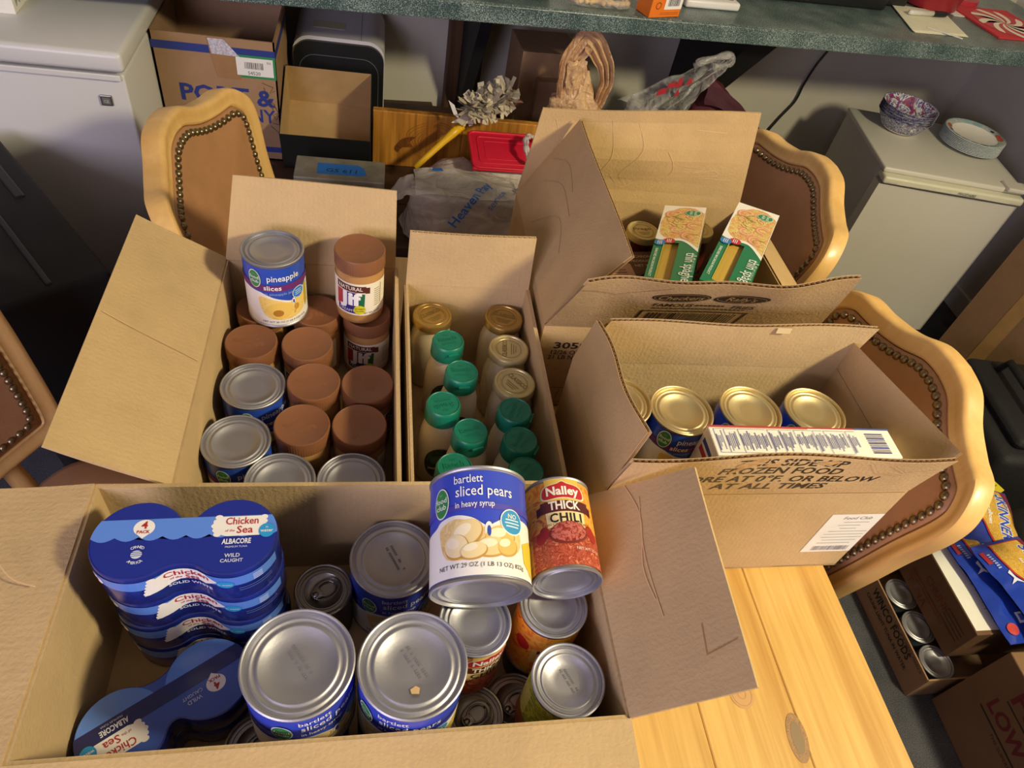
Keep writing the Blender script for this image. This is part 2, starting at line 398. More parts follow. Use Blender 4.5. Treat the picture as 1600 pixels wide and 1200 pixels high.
P.build('badge_print', bd, plane_map((-.617, 1.645, .764), (1, 0, 0), (0, 0, 1)))
struct_legs = MB()
for x in (-1.6, -.7):
    for y in (1.72, 2.1): MB().lathe([(.02, 0), (.02, .03)], 12, Matrix.Translation((x, y, 0))).build('foot', BLACK, t)

# white carton on the freezer
t = thing('white_carton', 'white carton with grey lettering lying on the chest freezer lid', 'carton', (-.79, 1.77, .894), .05)
MB().rbox(-.42, 0, 0, .33, 0, .058, .002).build('carton_body', PAPER, t)
P = Print(); P.text('MEAT', .016, .012, .044, '#b9b9ba', 1, 'L', .01)
P.build('lettering', t, plane_map((0, 0, 0), (0, 1, 0), (0, 0, 1)))

# ---------------------------------------------------------------- black case in front of the freezer
A, B = Vector((-.84, 1.60, 0)), Vector((-.49, 1.135, 0)); ax = (B-A).normalized(); ang = math.atan2(ax.y, ax.x)
t = thing('black_case', 'tall black hard case with a slot grip standing before the chest freezer', 'case', A, ang)
L0 = (B-A).length
MB().rbox(0, L0, -.20, 0, .02, .70, .012, 3).build('case_shell', mat('black_abs', '#101011', .7, var=.12, bump=.08, bscale=200), t, angle=40)
MB().rbox(.13, .27, -.055, -.035, .694, .703, .004).build('grip', BLACK, t)
MB().rbox(.02, L0-.02, -.108, -.096, .694, .7035, .003).build('seam_bead', BLACK, t)
for x in (.08, L0-.08): MB().rbox(x-.02, x+.02, -.205, -.198, .5, .56, .003).build('latch', BLACK, t)
for x in (.05, L0-.05):
    for y in (-.15, -.05): MB().lathe([(.016, 0), (.016, .02)], 12, Matrix.Translation((x, y, 0))).build('foot', BLACK, t)

# ---------------------------------------------------------------- small fridge
FRW = mat('fridge_white', '#cfccc0', .38, var=.02, vscale=5, bump=.03, bscale=260)
dx = Vector((2.125-1.633, 1.816-1.8975)); fa = math.atan2(dx.y, dx.x); fw = dx.length
t = thing('compact_fridge', 'small white fridge with a moulded door grip, paper plates and bowls on it', 'fridge', (1.633, 1.8975, 0), fa)
MB().rbox(.004, fw-.004, .05, .44, .025, .635, .006, 3).build('cabinet', mat('fridge_side', '#b9b7b0', .45, var=.03, bump=.05, bscale=300), t, angle=40)
MB().rbox(0, fw, .012, .445, .632, .650, .006, 3).build('fridge_top', FRW, t, angle=40)
mb = MB()
def door(u, v):
    z = .03+v*.568; return Vector((.002+u*(fw-.004), .0-.010*math.sin(PI*u), z))
mb.grid(door, 12, 4); mb.box(.002, fw-.002, 0, .045, .03, .598)
mb.build('door', FRW, t, angle=30)
mb = MB().rbox(.002, fw-.002, -.016, .044, .606, .632, .008, 3)
dh = mb.build('door_grip', mat('fridge_grip', '#d6d4bd', .35, var=.02), t, angle=40)
mb = MB(); mb.grid(lambda u, v: Vector((.05+u*(fw-.10), -.0165-.006*math.sin(PI*u), .611+.012*v+.004*math.sin(PI*u))), 16, 2); mb.build('grip_bead', MATS['fridge_grip'], dh)
P = Print(); P.text('FRIGIDAIRE', .29, .004, .0125, '#5b5a55', 1, bold=.01, shear=.2); P.build('nameplate', dh, plane_map((0, -.0225, .612), (1, 0, 0), (0, 0, 1)))
MB().rbox(fw-.075, fw+.004, -.006, .05, .646, .660, .004).build('hinge_cover', FRW, t)
for x in (.04, fw-.04):
    for y in (.08, .40): MB().lathe([(.016, 0), (.016, .03)], 12, Matrix.Translation((x, y, 0))).build('foot', BLACK, t)

# paper bowls: a nested stack, each bowl a thing
def bowl_mesh(i):
    mb = MB(); n = 60
    prof = [(.050, 0), (.068, .011), (.088, .044), (.094, .055), (.0962, .0555), (.093, .053), (.086, .042), (.066, .012), (.0, .004)]
    prof = [(.0, 0)]+prof
    return mb.lathe(prof, n, cap0=False, cap1=False)
BOWLP = food('bowl_print', ['#f4f2ea', '#f4f2ea', '#22307e', '#22307e', '#f4f2ea', '#22307e', '#2c3a8c'], 62)
BOWLI = food('bowl_inside_print', ['#2b3788', '#3f4c99', '#e7e4da', '#2f3b8a', '#b4402f', '#2b3788'], 22)
bme = None
bowl0 = None
nb = 5
for i in range(nb):
    b = thing('paper_bowl', '%s paper bowl of the blue leaf patterned stack on the small fridge' % ('lowest', 'second lowest', 'middle', 'second from the top', 'topmost')[i], 'bowl', (1.835, 2.195, .651+.0085*i), (0, 0, .4*i), 'nested paper bowls on the fridge')
    if bowl0 is None:
        mb = bowl_mesh(0); o = mb.build('bowl_shell', [BOWLP, WHITE, BOWLI], b, smooth=True)
        for p in o.data.polygons:
            z = p.center.z; r = math.hypot(p.center.x, p.center.y); p.material_index = 2 if (p.normal.x*p.center.x+p.normal.y*p.center.y) < 0 or p.normal.z > .6 else (1 if z < .014 else 0)
        bowl0 = o
    else:
        o = bowl0.copy(); COL.objects.link(o); o.parent = b
    if i == nb-1:
        P = Print(); P.ell(-.02, .022, .030, .016, '#a8402f', 1, .5).ell(.030, -.02, .02, .012, '#9a98a0', 1, -.4).ell(0, -.01, .024, .02, '#2b3788', 1).ell(.02, .02, .02, .012, '#243080', 1)
        tag(P.build('flower_print', b, plane_map((0, 0, .0045), (1, 0, 0), (0, 1, 0)), .02), kind='stuff')
# paper plates: a stack of plates
pl0 = None
for i in range(9):
    b = thing('paper_plate', '%s paper plate of the floral stack on the small fridge' % ('lowest', 'second lowest', 'third lowest', 'fourth lowest', 'middle', 'fourth from the top', 'third from the top', 'second from the top', 'topmost')[i], 'plate', (2.075, 2.115, .651+.0048*i), (0, 0, .7*i), 'stacked paper plates on the fridge')
    if pl0 is None:
        prof = [(0, 0), (.068, 0), (.080, .006), (.100, .0115), (.106, .012), (.106, .0135), (.100, .0135), (.080, .008), (.068, .002), (0, .002)]
        o = MB().lathe(prof, 56, cap0=False, cap1=False).build('plate_shell', [WHITE, food('plate_rim_print', ['#cfd8d6', '#7f9aa0', '#e9e6dc', '#5d86a0', '#e9e6dc', '#8fb5b0'], 60)], b, smooth=True)
        for p in o.data.polygons:
            if math.hypot(p.center.x, p.center.y) > .088: p.material_index = 1
        pl0 = o
    else: o = pl0.copy(); COL.objects.link(o); o.parent = b
    if i == 8:
        P = Print(); rr = random.Random(3)
        for a, c, r_ in ((2.6, '#c8593c', .016), (2.95, '#2a3a6a', .010), (3.4, '#7fb39a', .012), (3.75, '#2d4a8c', .014), (4.1, '#2d4a8c', .013), (4.5, '#2d4a8c', .013), (4.9, '#8cc2b6', .014), (5.9, '#d2633f', .017), (.25, '#1f2430', .008), (6.15, '#d2633f', .014), (.9, '#8fb7bd', .018), (1.3, '#9cc3c6', .016), (5.5, '#9fbf9a', .012)):
            P.ell(.088*math.cos(a-5.6), .088*math.sin(a-5.6), r_, r_*.55, c, 1, a-5.6+PI/2)
        tag(P.build('flower_print', b, lambda x, y, o: (x, y, .0082+.26*max(0, math.hypot(x, y)-.08)+.0006+o), .012), kind='stuff')

# tall brown carton by the right wall
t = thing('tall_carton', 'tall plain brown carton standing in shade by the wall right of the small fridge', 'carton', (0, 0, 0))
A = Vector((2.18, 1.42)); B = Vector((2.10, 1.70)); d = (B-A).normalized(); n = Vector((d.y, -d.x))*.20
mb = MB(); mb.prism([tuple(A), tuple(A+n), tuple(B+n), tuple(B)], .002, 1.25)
mb.build('carton_body', cardboard('kraft_shade_toned', '#86684a', 'X', .04), t)  # kraft darkened in its base colour to stand for shade
mb = MB(); q = Vector((-d.y, d.x))*.0012
mb.add([tuple(A+d*.12+q)+(.01,), tuple(A+d*.17+q)+(.01,), tuple(A+d*.17+q)+(1.24,), tuple(A+d*.12+q)+(1.24,)], [(3, 2, 1, 0)])
mb.build('tape_strip', mat('brown_tape', '#a5814f', .3), t)

# ================================================================ TABLE AND CHAIRS
t = thing('dining_table', 'pine dining table with visible knots holding the open food boxes', 'table', (.22, .35, 0))
xs = [-.245, -.12, .015, .15, .285, .42, .55, .687]
for a, b in zip(xs, xs[1:]):
    MB().rbox(a+.0003, b-.0003, -.75, 1.165, .712, .75, .0015, 1).build('plank', PINE, t, world=True)
MB().box(-.18, .62, -.65, 1.08, .690, .712).build('subframe', PINE, t, world=True)
KN = food('knot_wood', ['#b98a4c', '#8c6a44', '#a98455', '#7d6247', '#b58d57'], 90)
P = Print(); P.ell(.541, .219, .0135, .030, KN, 1, -.1).ell(.541, .219, .008, .02, '#85704f', 2, -.1); P.build('knot', t, lambda x, y, o: (x-.22, y-.35, .75+o), .02)
P = Print(); P.ell(.484, .277, .0165, .019, '#c49a62', 1).ring(.484, .277, .014, .016, .0008, '#b58850', 2).ring(.484, .277, .006, .007, .0008, '#b58850', 2); P.build('knot', t, lambda x, y, o: (x-.22, y-.35, .75+o), .02)
for y in (-.25, .78):
    mb = MB(); mb.lathe([(.055, .05), (.06, .09), (.04, .13), (.036, .3), (.05, .45), (.04, .55), (.055, .69)], 24, Matrix.Translation((.14, y, 0)))
    mb.build('pedestal', PINE, t, world=True, smooth=True)
    for s in (-1, 1): MB().rbox(.14+min(0, s*.26), .14+max(0, s*.26), y-.03, y+.03, .0, .06, .01).build('table_foot', PINE, t, world=True)
MB().rbox(.12, .16, -.22, .75, .2, .27, .005).build('stretcher', PINE, t, world=True)

TW, TS, TC, TB, TD = .247, .391, .468, .209, .227
def back_outline():
    R = [(0, TC), (.05, TC-.006), (.10, TC-.03), (TW*.62, TS+.035), (TW*.82, TS+.03), (TW*.97, TS-.005), (TW, TS-.05), (TW-.012, TS-.13), (TD, TS-.22), (TB, .03), (TB-.02, 0), (0, -.01)]
    c = [(p.x, p.y) for p in smooth_curve([(x, y, 0) for x, y in R], 8)]
    return c + [(-x, y) for x, y in c[-2:0:-1]]
OUT = back_outline()                       # runs from the crest down the right side, round the bottom, up the left
def inset(pts, d):
    n = len(pts); r = []
    for i in range(n):
        a = Vector(pts[i-1]); b = Vector(pts[(i+1) % n]); tt = (b-a).normalized()
        nn = Vector((tt.y, -tt.x)) * (1 if True else -1)      # inward for clockwise order
        r.append(Vector(pts[i])+nn*d)
    O = [Vector(p) for p in pts]
    ok = [min((q-o).length_squared for o in O) > (d*.985)**2 for q in r] if d else [True]*n
    out = []
    for i in range(n):
        if ok[i]: out.append(r[i]); continue
        a = i
        while not ok[a % n]: a -= 1
        b = i
        while not ok[b % n]: b += 1
        out.append(r[a % n].lerp(r[b % n], (i-a)/(b-a)))
    for _ in range(int(d*260)): out = [(out[i-1]+out[i]*2+out[(i+1) % n])/4 for i in range(n)]
    return out
def resample(pts, step):
    n = len(pts); L = [0]
    for i in range(n): L.append(L[-1]+(pts[(i+1) % n]-pts[i]).length)
    k = int(L[-1]/step); out = []; j = 0
    for i in range(k):
        s = L[-1]*i/k
        while L[j+1] < s: j += 1
        f = (s-L[j])/(L[j+1]-L[j]+1e-9); out.append(pts[j].lerp(pts[(j+1) % n], f))
    return out
INS = {d: inset(OUT, d) for d in (0, .003, .007, .011, .017, .024, .029, .032, .0345, .046, .057)}
PROTO = {}
def make_chair(name, label, X, Y, psi, rho, seat=True):
    t = thing(name, label, 'chair', (X, Y, 0), psi, 'nail trimmed chairs round the table')
    c, s = math.cos(rho), math.sin(rho); Z0 = .535
    def P3(u, v, d):
        k = .99*u*u+d+.019
        return Vector((-v*s+k*c, u, Z0+v*c+k*s))
    n = len(OUT)
    # carved frame ring: (inset, depth) section, front face then back
    sec = [(0, -.026), (0, .002), (.003, .008), (.007, .0105), (.011, .011), (.017, .0095), (.024, .0085), (.029, .0105), (.032, .009), (.0345, .003)]
    mb = MB(); vs = []
    for (i, d) in sec+[(.0345, -.026)]:
        vs += [P3(p[0], p[1], d) for p in INS[i]]
    k = len(sec)+1; fs = [(j*n+i, j*n+(i+1) % n, (j+1) % k*n+(i+1) % n, (j+1) % k*n+i) for j in range(k) for i in range(n)]
    mb.add(vs, fs); mb.build('back_frame', LACQ, t, angle=34)
    # padded panel
    cen = Vector((0, .20)); rings = [(.058, .004, 1), (.060, .010, 1), (.070, .013, 1), (.085, .0145, 1)]
    loops = [INS[.0345], INS[.0345], INS[.046], INS[.057]]; dep = [.003, .010, .013, .015]
    for f in (.9, .75, .55, .32, .12): loops.append([cen+(p-cen).lerp((p-cen).normalized()*.17, (1-f)**.5)*f for p in INS[.057]]); dep.append(.015+.022*(1-f*f))
    vs = []
    for lp, d in zip(loops, dep): vs += [P3(p[0], p[1], d) for p in lp]
    m = len(loops); fs = [(j*n+i, j*n+(i+1) % n, (j+1)*n+(i+1) % n, (j+1)*n+i) for j in range(m-1) for i in range(n)]
    vs.append(P3(cen.x, cen.y, .037)); fs += [((m-1)*n+i, (m-1)*n+(i+1) % n, m*n) for i in range(n)]
    MB().add(vs, fs).build('back_pad', UPH, t, smooth=True)
    # rear cover of the back
    vs = [P3(p[0], p[1], -.016) for p in INS[.032]]+[P3(cen.x, cen.y, -.018)]
    MB().add(vs, [((i+1) % n, i, n) for i in range(n)]).build('back_cover', UPH, t, smooth=True)
    # nail heads
    if 'nail' not in PROTO:
        q = MB().lathe([(.0074, 0), (.0070, .0024), (.0054, .0050), (.0026, .0066), (0, .0070)], 10, cap0=False, cap1=False)
        o = q.build('nail', BRASS, t, smooth=True); PROTO['nail'] = o; first = o
    else: first = None
    NX = Vector((c, 0, s))
    for p in resample(INS[.046], .0153):
        o = first if first is not None else PROTO['nail'].copy()
        if first is None: COL.objects.link(o)
        first = None
        nn = (NX - Vector((0, 1, 0))*(2*.99*p[0])).normalized()
        o.parent = t; o.location = P3(p[0], p[1], .0128); o.rotation_euler = nn.to_track_quat('Z', 'Y').to_euler()
    if not seat: return t
    # seat: rounded trapezoid cushion on a rail frame
    def seat_out(g):
        pts = []
        for i in range(48):
            a = 2*PI*i/48; ca, sa = math.cos(a), math.sin(a)
            e = .36; x = .270+.240*math.copysign(abs(ca)**e, ca); w = .220+.030*(x-.03)/.48; pts.append((.270+(x-.270)*g, w*g*math.copysign(abs(sa)**e, sa)))
        return pts
    vs = []; lay = [(1, .425), (1.0, .45), (.985, .464), (.93, .472), (.7, .480), (.35, .484)]
    for g, z in lay: vs += [(x, y, z) for x, y in seat_out(g)]
    fs = [(j*48+i, j*48+(i+1) % 48, (j+1)*48+(i+1) % 48, (j+1)*48+i) for j in range(len(lay)-1) for i in range(48)]
    vs.append((.270, 0, .485)); fs += [((len(lay)-1)*48+i, (len(lay)-1)*48+(i+1) % 48, len(lay)*48) for i in range(48)]
    fs.append(tuple(range(48))[::-1])
    MB().add(vs, fs).build('seat', UPH, t, smooth=True)
    MB().prism(seat_out(.985), .365, .425).build('seat_rail', LACQ, t, angle=30)
    for sy in (-1, 1):
        MB().tube([(.05, sy*.11, .39), (.022, sy*.11, .46), (.0, sy*.11, .535), (-.022, sy*.11, .575)], [.02, .018, .016, .012], 10).build('back_post', LACQ, t, smooth=True)
        MB().tube([(.085, sy*.18, .37), (.06, sy*.185, .2), (.0, sy*.19, 0)], [.021, .019, .014], 10).build('leg', LACQ, t, smooth=True)
        MB().tube([(.49, sy*.215, .37), (.505, sy*.222, .30), (.485, sy*.215, .15), (.50, sy*.222, 0)], [.026, .024, .016, .015], 10).build('leg', LACQ, t, smooth=True)
    return t
make_chair('dining_chair', 'blond nail trimmed dining chair standing between the chest freezer and the peanut butter box', -.26, 1.189, -.085, .252)
make_chair('dining_chair', 'blond dining chair before the small fridge, behind the box holding spaghetti', .849, 1.238, 3.133, .198)
make_chair('dining_chair', 'blond dining chair with large curved back beside the frozen food box', .793, .664, 3.078, .229)
make_chair('dining_chair', 'dining chair cut off by the picture edge, its back corner beside the raised box flap', -.672, .715, -.432, .36)

# ================================================================ CARDBOARD BOXES
def panel(a, b, c, d, nu=10, nv=4, disp=None, thick=.004, flute=False, mb=None):
    """board a-b (hinge edge) to d-c (free edge); disp(u,v) bends it along its normal."""
    a, b, c, d = map(Vector, (a, b, c, d)); nrm = (b-a).cross(d-a).normalized(); mb = mb or MB()
    if flute: thick = .0056
    def pt(u, v, o):
        p = a.lerp(b, u).lerp(d.lerp(c, u), v); return p+nrm*(o+(disp(u, v) if disp else 0))
    h = thick/2; lay = [(h, False), (-h, True)] if not flute else [(h, False), (h-.0006, True), (-h+.0006, False), (-h, True)]
    for o, fl in lay: mb.grid(lambda u, v: pt(u, v, o), nu, nv, flip=fl)
    def rim(o0, o1):
        for (f, g) in ((lambda k: (k, 0), 0), (lambda k: (1, k), 1), (lambda k: (1-k, 1), 0), (lambda k: (0, 1-k), 1)):
            m = nv if g else nu
            vs = []
            for i in range(m+1): u, v = f(i/m); vs += [pt(u, v, o0), pt(u, v, o1)]
            mb.add(vs, [(2*i, 2*i+1, 2*i+3, 2*i+2) for i in range(m)])
    if flute: rim(h, h-.0006); rim(-h+.0006, -h)
    else: rim(h, -h)
    fl = None
    if flute:
        n = int((c-d).length/.0040); fl = MB(); vs = []; hh = h-.0006
        for j in range(2):
            for i in range(n+1): vs.append(pt(i/n, .90+.094*j, hh if i % 2 else -hh))
        fl.add(vs, [(i, i+1, n+1+i+1, n+1+i) for i in range(n)])
    return mb, fl
def panel_map(r, a, b, c, d, disp=None, lift=.0026):
    """print on a board: x runs in metres along the hinge direction from world x or y of a, y from the hinge up."""
    a, b, c, d = map(Vector, (a, b, c, d)); nrm = (b-a).cross(d-a).normalized(); e = (b-a).normalized()
    def f(x, y, o):
        v = y/((d-a).length*.5+(c-b).length*.5); l, rr = a.lerp(d, v), b.lerp(c, v); u = (x-(l-a).dot(e))/((rr-l).dot(e)); u = min(1, max(0, u))
        return tuple(l.lerp(rr, u)+nrm*(lift+o+(disp(u, v) if disp else 0))-r.location)
    return f
def board(name, parent, m, *a, **k):
    mb, fl = panel(*a, **k); o = mb.build(name, m, parent, world=True)
    if fl: fl.build('fluting', FLUTE, o, world=True)
    return o
def carton(label, x0, x1, y0, y1, z0, z1, group=None, mx=KRAFT_X, my=KRAFT_Y, t=.004):
    r = thing('cardboard_box', label, 'box', ((x0+x1)/2, (y0+y1)/2, z0), 0, group)
    b = 1 if False else 0
    MB().box(x0, x1, y0, y1, z0+.001, z0+t).build('bottom_panel', mx, r, world=True)
    board('side_panel', r, mx, (x1, y0+t/2, z0), (x0, y0+t/2, z0), (x0, y0+t/2, z1), (x1, y0+t/2, z1), thick=t)
    board('side_panel', r, mx, (x0, y1-t/2, z0), (x1, y1-t/2, z0), (x1, y1-t/2, z1), (x0, y1-t/2, z1), thick=t)
    board('side_panel', r, my, (x0+t/2, y0+t, z0), (x0+t/2, y1-t, z0), (x0+t/2, y1-t, z1), (x0+t/2, y0+t, z1), thick=t)
    board('side_panel', r, my, (x1-t/2, y1-t, z0), (x1-t/2, y0+t, z0), (x1-t/2, y0+t, z1), (x1-t/2, y1-t, z1), thick=t)
    return r
TZ = .7512
CREASE = mat('crease_wear', '#d2b285', .85, var=.1); CREASE_L = mat('soft_fold', '#b08d64', .9, var=.1); CREASE_D = mat('fold_line', '#a5804f', .9, var=.1)
GB = 'open food boxes on the table'

# A: pineapple and peanut butter
AX0, AX1, AY0, AY1, AZ = -.221, .036, .487, .901, .932
A = carton('open cardboard box holding peanut butter jars and pineapple cans, left flap raised', AX0, AX1, AY0, AY1, TZ, AZ, GB)
board('flap', A, KRAFT_Y, (AX0, AY1, AZ), (AX0, AY0, AZ), (-.331, .488, 1.004), (-.331, .900, 1.004), nu=12, nv=6, disp=lambda u, v: .004*math.sin(2.2*v+u)*v)
board('flap', A, KRAFT_X, (AX1-.003, AY1-.002, AZ), (AX0, AY1-.002, AZ), (-.203, .945, 1.05), (.031, .934, 1.05), nu=12, nv=6, disp=lambda u, v: .002*math.sin(3*u)*v)
board('flap', A, KRAFT_Y, (AX1, AY1-.003, AZ-.001), (AX1, AY0+.003, AZ-.001), (AX1+.0025, AY0+.003, AZ-.11), (AX1+.0025, AY1-.003, AZ-.11), thick=.003)
P = Print(); P.line([(.222, .004), (.214, .06), (.204, .126)], .0014, CREASE, 1)
P.build('crease', A, panel_map(A, (AX0, AY1, AZ), (AX0, AY0, AZ), (-.331, .488, 1.004), (-.331, .900, 1.004), lambda u, v: .004*math.sin(2.2*v+u)*v, -.0033), .01, 0., -.0002)

# B: ranch bottles and alfredo jars
BX0, BX1, BY0, BY1, BZ = .049, .246, .487, .871, .926
B = carton('narrow open cardboard box holding green capped dressing bottles and gold lidded jars', BX0, BX1, BY0, BY1, TZ, BZ, GB)
board('flap', B, KRAFT_X, (BX1, BY1-.002, BZ), (BX0, BY1-.002, BZ), (.051, .874, 1.022), (.243, .877, 1.022), nu=12, nv=6, flute=True, disp=lambda u, v: -.003*v*math.sin(PI*u))
board('flap', B, KRAFT_Y, (BX0-.0005, BY1-.003, BZ-.001), (BX0-.0005, BY0+.003, BZ-.001), (BX0-.003, BY0+.003, BZ-.10), (BX0-.003, BY1-.003, BZ-.10), thick=.003)
board('flap', B, KRAFT_Y, (BX1, BY1-.003, BZ), (BX1, BY0+.003, BZ), (BX1+.012, BY0+.003, BZ-.10), (BX1+.012, BY1-.003, BZ-.10), thick=.003)

CBD = lambda u, v: .006*math.sin(5*u+1)*v+.004*math.sin(9*v)*math.sin(3*u)
# C: fries box holding jars and spaghetti
CX0, CX1, CY0, CY1, CZ = .256, .704, .770, 1.130, .940
Cc = carton('large open cardboard box of jars and spaghetti with black printing on its front', CX0, CX1, CY0, CY1, TZ, CZ, GB, KRAFT_P, KRAFT_P)
board('flap', Cc, KRAFT_P, (CX1, CY1-.002, CZ), (CX0, CY1-.002, CZ), (.274, 1.128, 1.108), (.668, 1.128, 1.135), nu=16, nv=8, disp=CBD)
board('flap', Cc, KRAFT_P, (CX0+.002, CY1, CZ), (CX0+.002, CY0+.002, CZ), (.345, .755, 1.090), (.345, 1.112, 1.098), nu=16, nv=8, flute=True, disp=lambda u, v: .006*math.sin(4*u+v)*v)
cfw = lambda u, v: (-.006*math.sin(6.5*u+.6)-.003*math.sin(15*u))*v*v
board('flap', Cc, KRAFT_P, (CX0, CY0+.002, CZ), (CX1, CY0+.002, CZ), (.660, .692, 1.115), (.279, .708, 1.074), nu=40, nv=6, flute=True, disp=cfw)
board('flap', Cc, KRAFT_P, (CX1-.002, CY0, CZ), (CX1-.002, CY1, CZ), (.778, 1.12, .897), (.778, .78, .897), nu=10, nv=5, flute=True)
CFL = ((CX0, CY0+.002, CZ), (CX1, CY0+.002, CZ), (.660, .692, 1.115), (.279, .708, 1.074))
cm_ = panel_map(Cc, *CFL, cfw); cf2 = lambda x, y, o: cm_(x-CX0, y, o)
P = Print(); K = '#2e2519'
P.ell(.425, .128, .043, .015, K).ring(.425, .128, .040, .0125, .001, '#a98856', 2).text('Checkers', .425, .1225, .0175, '#a98856', 3, bold=.01, shear=.25)
P.ell(.513, .128, .041, .0145, K, 1, .06).ring(.513, .128, .037, .0118, .001, '#a98856', 2).text("Rally's", .513, .1225, .018, '#a98856', 3, bold=.01, shear=.25)
P.text('FAMOUS', .423, .096, .0155, K, 1, bold=.015).text('FRIES', .530, .094, .0155, K, 1, bold=.015)
for i in range(7): P.rect(.456+.0065*i, .099, .461+.0065*i, .1035, K)
for i in range(22): P.rect(.395+.0065*i, .088, .3995+.0065*i, .0915, K)
P.rect(.383, .024, .548, .0265, K).rect(.383, .078, .548, .0805, K).rect(.383, .024, .3865, .080, K).rect(.5445, .024, .548, .080, K)
P.barcode(.397, .030, .138, .042, K, 1, 46, 5)
P.line([(.27, .15), (.33, .128), (.40, .16)], .001, CREASE_D).line([(.56, .09), (.60, .083), (.66, .076)], .0012, CREASE)
P.build('lettering', Cc, cf2, .01)
P = Print(); P.text('30581', .279, .1405, .0185, K, 1, 'L', .025, width=.064).text('12/26 OZ BAGS', .277, .1275, .0125, K, 1, 'L', .012).text('21 LB NET WT', .274, .1165, .0125, K, 1, 'L', .012)
P.rect(.283, .048, .318, .0492, '#6d5433').rect(.283, .012, .318, .0132, '#6d5433').line([(.309, .046), (.304, .018)], .001, '#6d5433').rect(.27, .004, .33, .0055, '#5b462b')
P.build('lettering', Cc, plane_map(Vector((0, .770, TZ))-Cc.location, (1, 0, 0), (0, 0, 1)))
P = Print()                                     # worn creases on the back and left flaps
for ln in ([(.30, .165), (.33, .10), (.36, .12)], [(.40, .166), (.415, .10), (.40, .05), (.42, .004)], [(.29, .052), (.37, .058), (.46, .052), (.56, .060), (.66, .058)], [(.45, .16), (.47, .11), (.44, .06), (.46, .035)], [(.52, .11), (.54, .07), (.50, .02)], [(.56, .082), (.60, .078), (.58, .07), (.62, .075), (.63, .066), (.58, .062)], [(.42, .06), (.45, .03), (.48, .05)], [(.56, .15), (.62, .146)]):
    P.line([(p.x, p.y) for p in smooth_curve([(x, y, 0) for x, y in ln], 5)], .0009, CREASE, 1)
cb_ = panel_map(Cc, (CX1, CY1-.002, CZ), (CX0, CY1-.002, CZ), (.274, 1.128, 1.108), (.668, 1.128, 1.135), CBD, -.0026)
P.build('crease', Cc, lambda x, y, o: cb_(CX1-x, y, o), .01, 0., -.0002)
P = Print()
for ln in ([(.03, .10), (.09, .13), (.16, .12)], [(.06, .07), (.12, .105), (.2, .10)], [(.12, .02), (.18, .08), (.25, .06)]):
    P.line([(p.x, p.y) for p in smooth_curve([(x, y, 0) for x, y in ln], 5)], .0012, CREASE_L, 1)
cl_ = panel_map(Cc, (CX0+.002, CY1, CZ), (CX0+.002, CY0+.002, CZ), (.345, .755, 1.090), (.345, 1.112, 1.098), lambda u, v: .006*math.sin(4*u+v)*v, .0029)
P.build('crease', Cc, cl_, .01)

# D: frozen food box holding pineapple cans
DX0, DX1, DY0, DY1, DZ = .280, .704, .455, .682, .957
D = carton('open cardboard box at the table edge with frozen food lettering holding four pineapple cans', DX0, DX1, DY0, DY1, TZ, DZ, GB, KRAFT_X, KRAFT_P)
board('flap', D, KRAFT_X, (DX1, DY1-.002, DZ), (DX0, DY1-.002, DZ), (.312, .672, 1.042), (.716, .672, 1.048), nu=30, nv=6, flute=True, disp=lambda u, v: .003*math.sin(9*u)*v)
board('flap', D, KRAFT_P, (DX0+.002, DY1, DZ), (DX0+.002, DY0, DZ), (.302, .462, 1.066), (.289, .660, 1.052), nu=24, nv=6, flute=True, disp=lambda u, v: -.004*math.sin(7*u)*v*v)
board('flap', D, KRAFT_P, (DX1-.002, DY0, DZ), (DX1-.002, DY1, DZ), (.700, .676, 1.012), (.745, .468, 1.022), nu=24, nv=6, flute=True, disp=lambda u, v: .007*math.sin(5*u+.5)*v)
dfw = lambda u, v: (.005*math.sin(8*u+.9))*v*v
board('flap', D, KRAFT_X, (DX0, DY0+.002, DZ), (DX1, DY0+.002, DZ), (.716, .449, 1.036), (.290, .451, 1.034), nu=40, nv=6, flute=True, disp=dfw)
dm_ = panel_map(D, (DX0, DY0+.002, DZ), (DX1, DY0+.002, DZ), (.716, .449, 1.036), (.290, .451, 1.034), dfw); fd2 = lambda x, y, o: dm_(x-DX0, y, o)
P = Print(); K2 = '#33291b'
P.text('THIS SIDE UP', .500, .0610, .0185, K2, 1, bold=.02, shear=.2, width=.145).text('FROZEN FOOD', .491, .0445, .0185, K2, 1, bold=.02, shear=.2, width=.165)
P.text('STORE AT 0\u00b0F. OR BELOW', .492, .0265, .0185, K2, 1, bold=.02, shear=.2, width=.285).text('AT ALL TIMES', .490, .0090, .0185, K2, 1, bold=.02, shear=.2, width=.160)
WR = mat('scuffed_board', '#b8925f', .85, var=.2, vscale=120)
P.ell(.445, .067, .020, .006, WR, 2, .3).ell(.475, .062, .010, .004, WR, 2).ell(.548, .069, .014, .0035, WR, 2, .2).ell(.43, .053, .010, .003, WR, 2, .5)
for ln in ([(.42, .073), (.47, .065), (.52, .071), (.56, .06)], [(.60, .073), (.62, .05), (.66, .042)], [(.63, .07), (.66, .05), (.70, .056)]): P.line(ln, .0012, CREASE, 3)
P.build('lettering', D, fd2, .01)
P = Print(); P.rect(.622, .045, .7035, .147, PAPER, 1)
P.text('Food Club', .667, .134, .0105, '#7a7a78', 2, shear=.15)
for i, (a, b) in enumerate(((.65, .69), (.645, .68), (.652, .678), (.638, .70), (.635, .698), (.635, .70), (.64, .695), (.636, .69))): P.rect(a, .126-.008*i, b, .1272-.008*i, '#9c9c98', 2)
P.barcode(.636, .050, .060, .012, '#8b8c8c', 2, 40, 8)
P.build('shipping_label', D, plane_map(Vector((0, DY0, TZ))-D.location, (1, 0, 0), (0, 0, 1)))
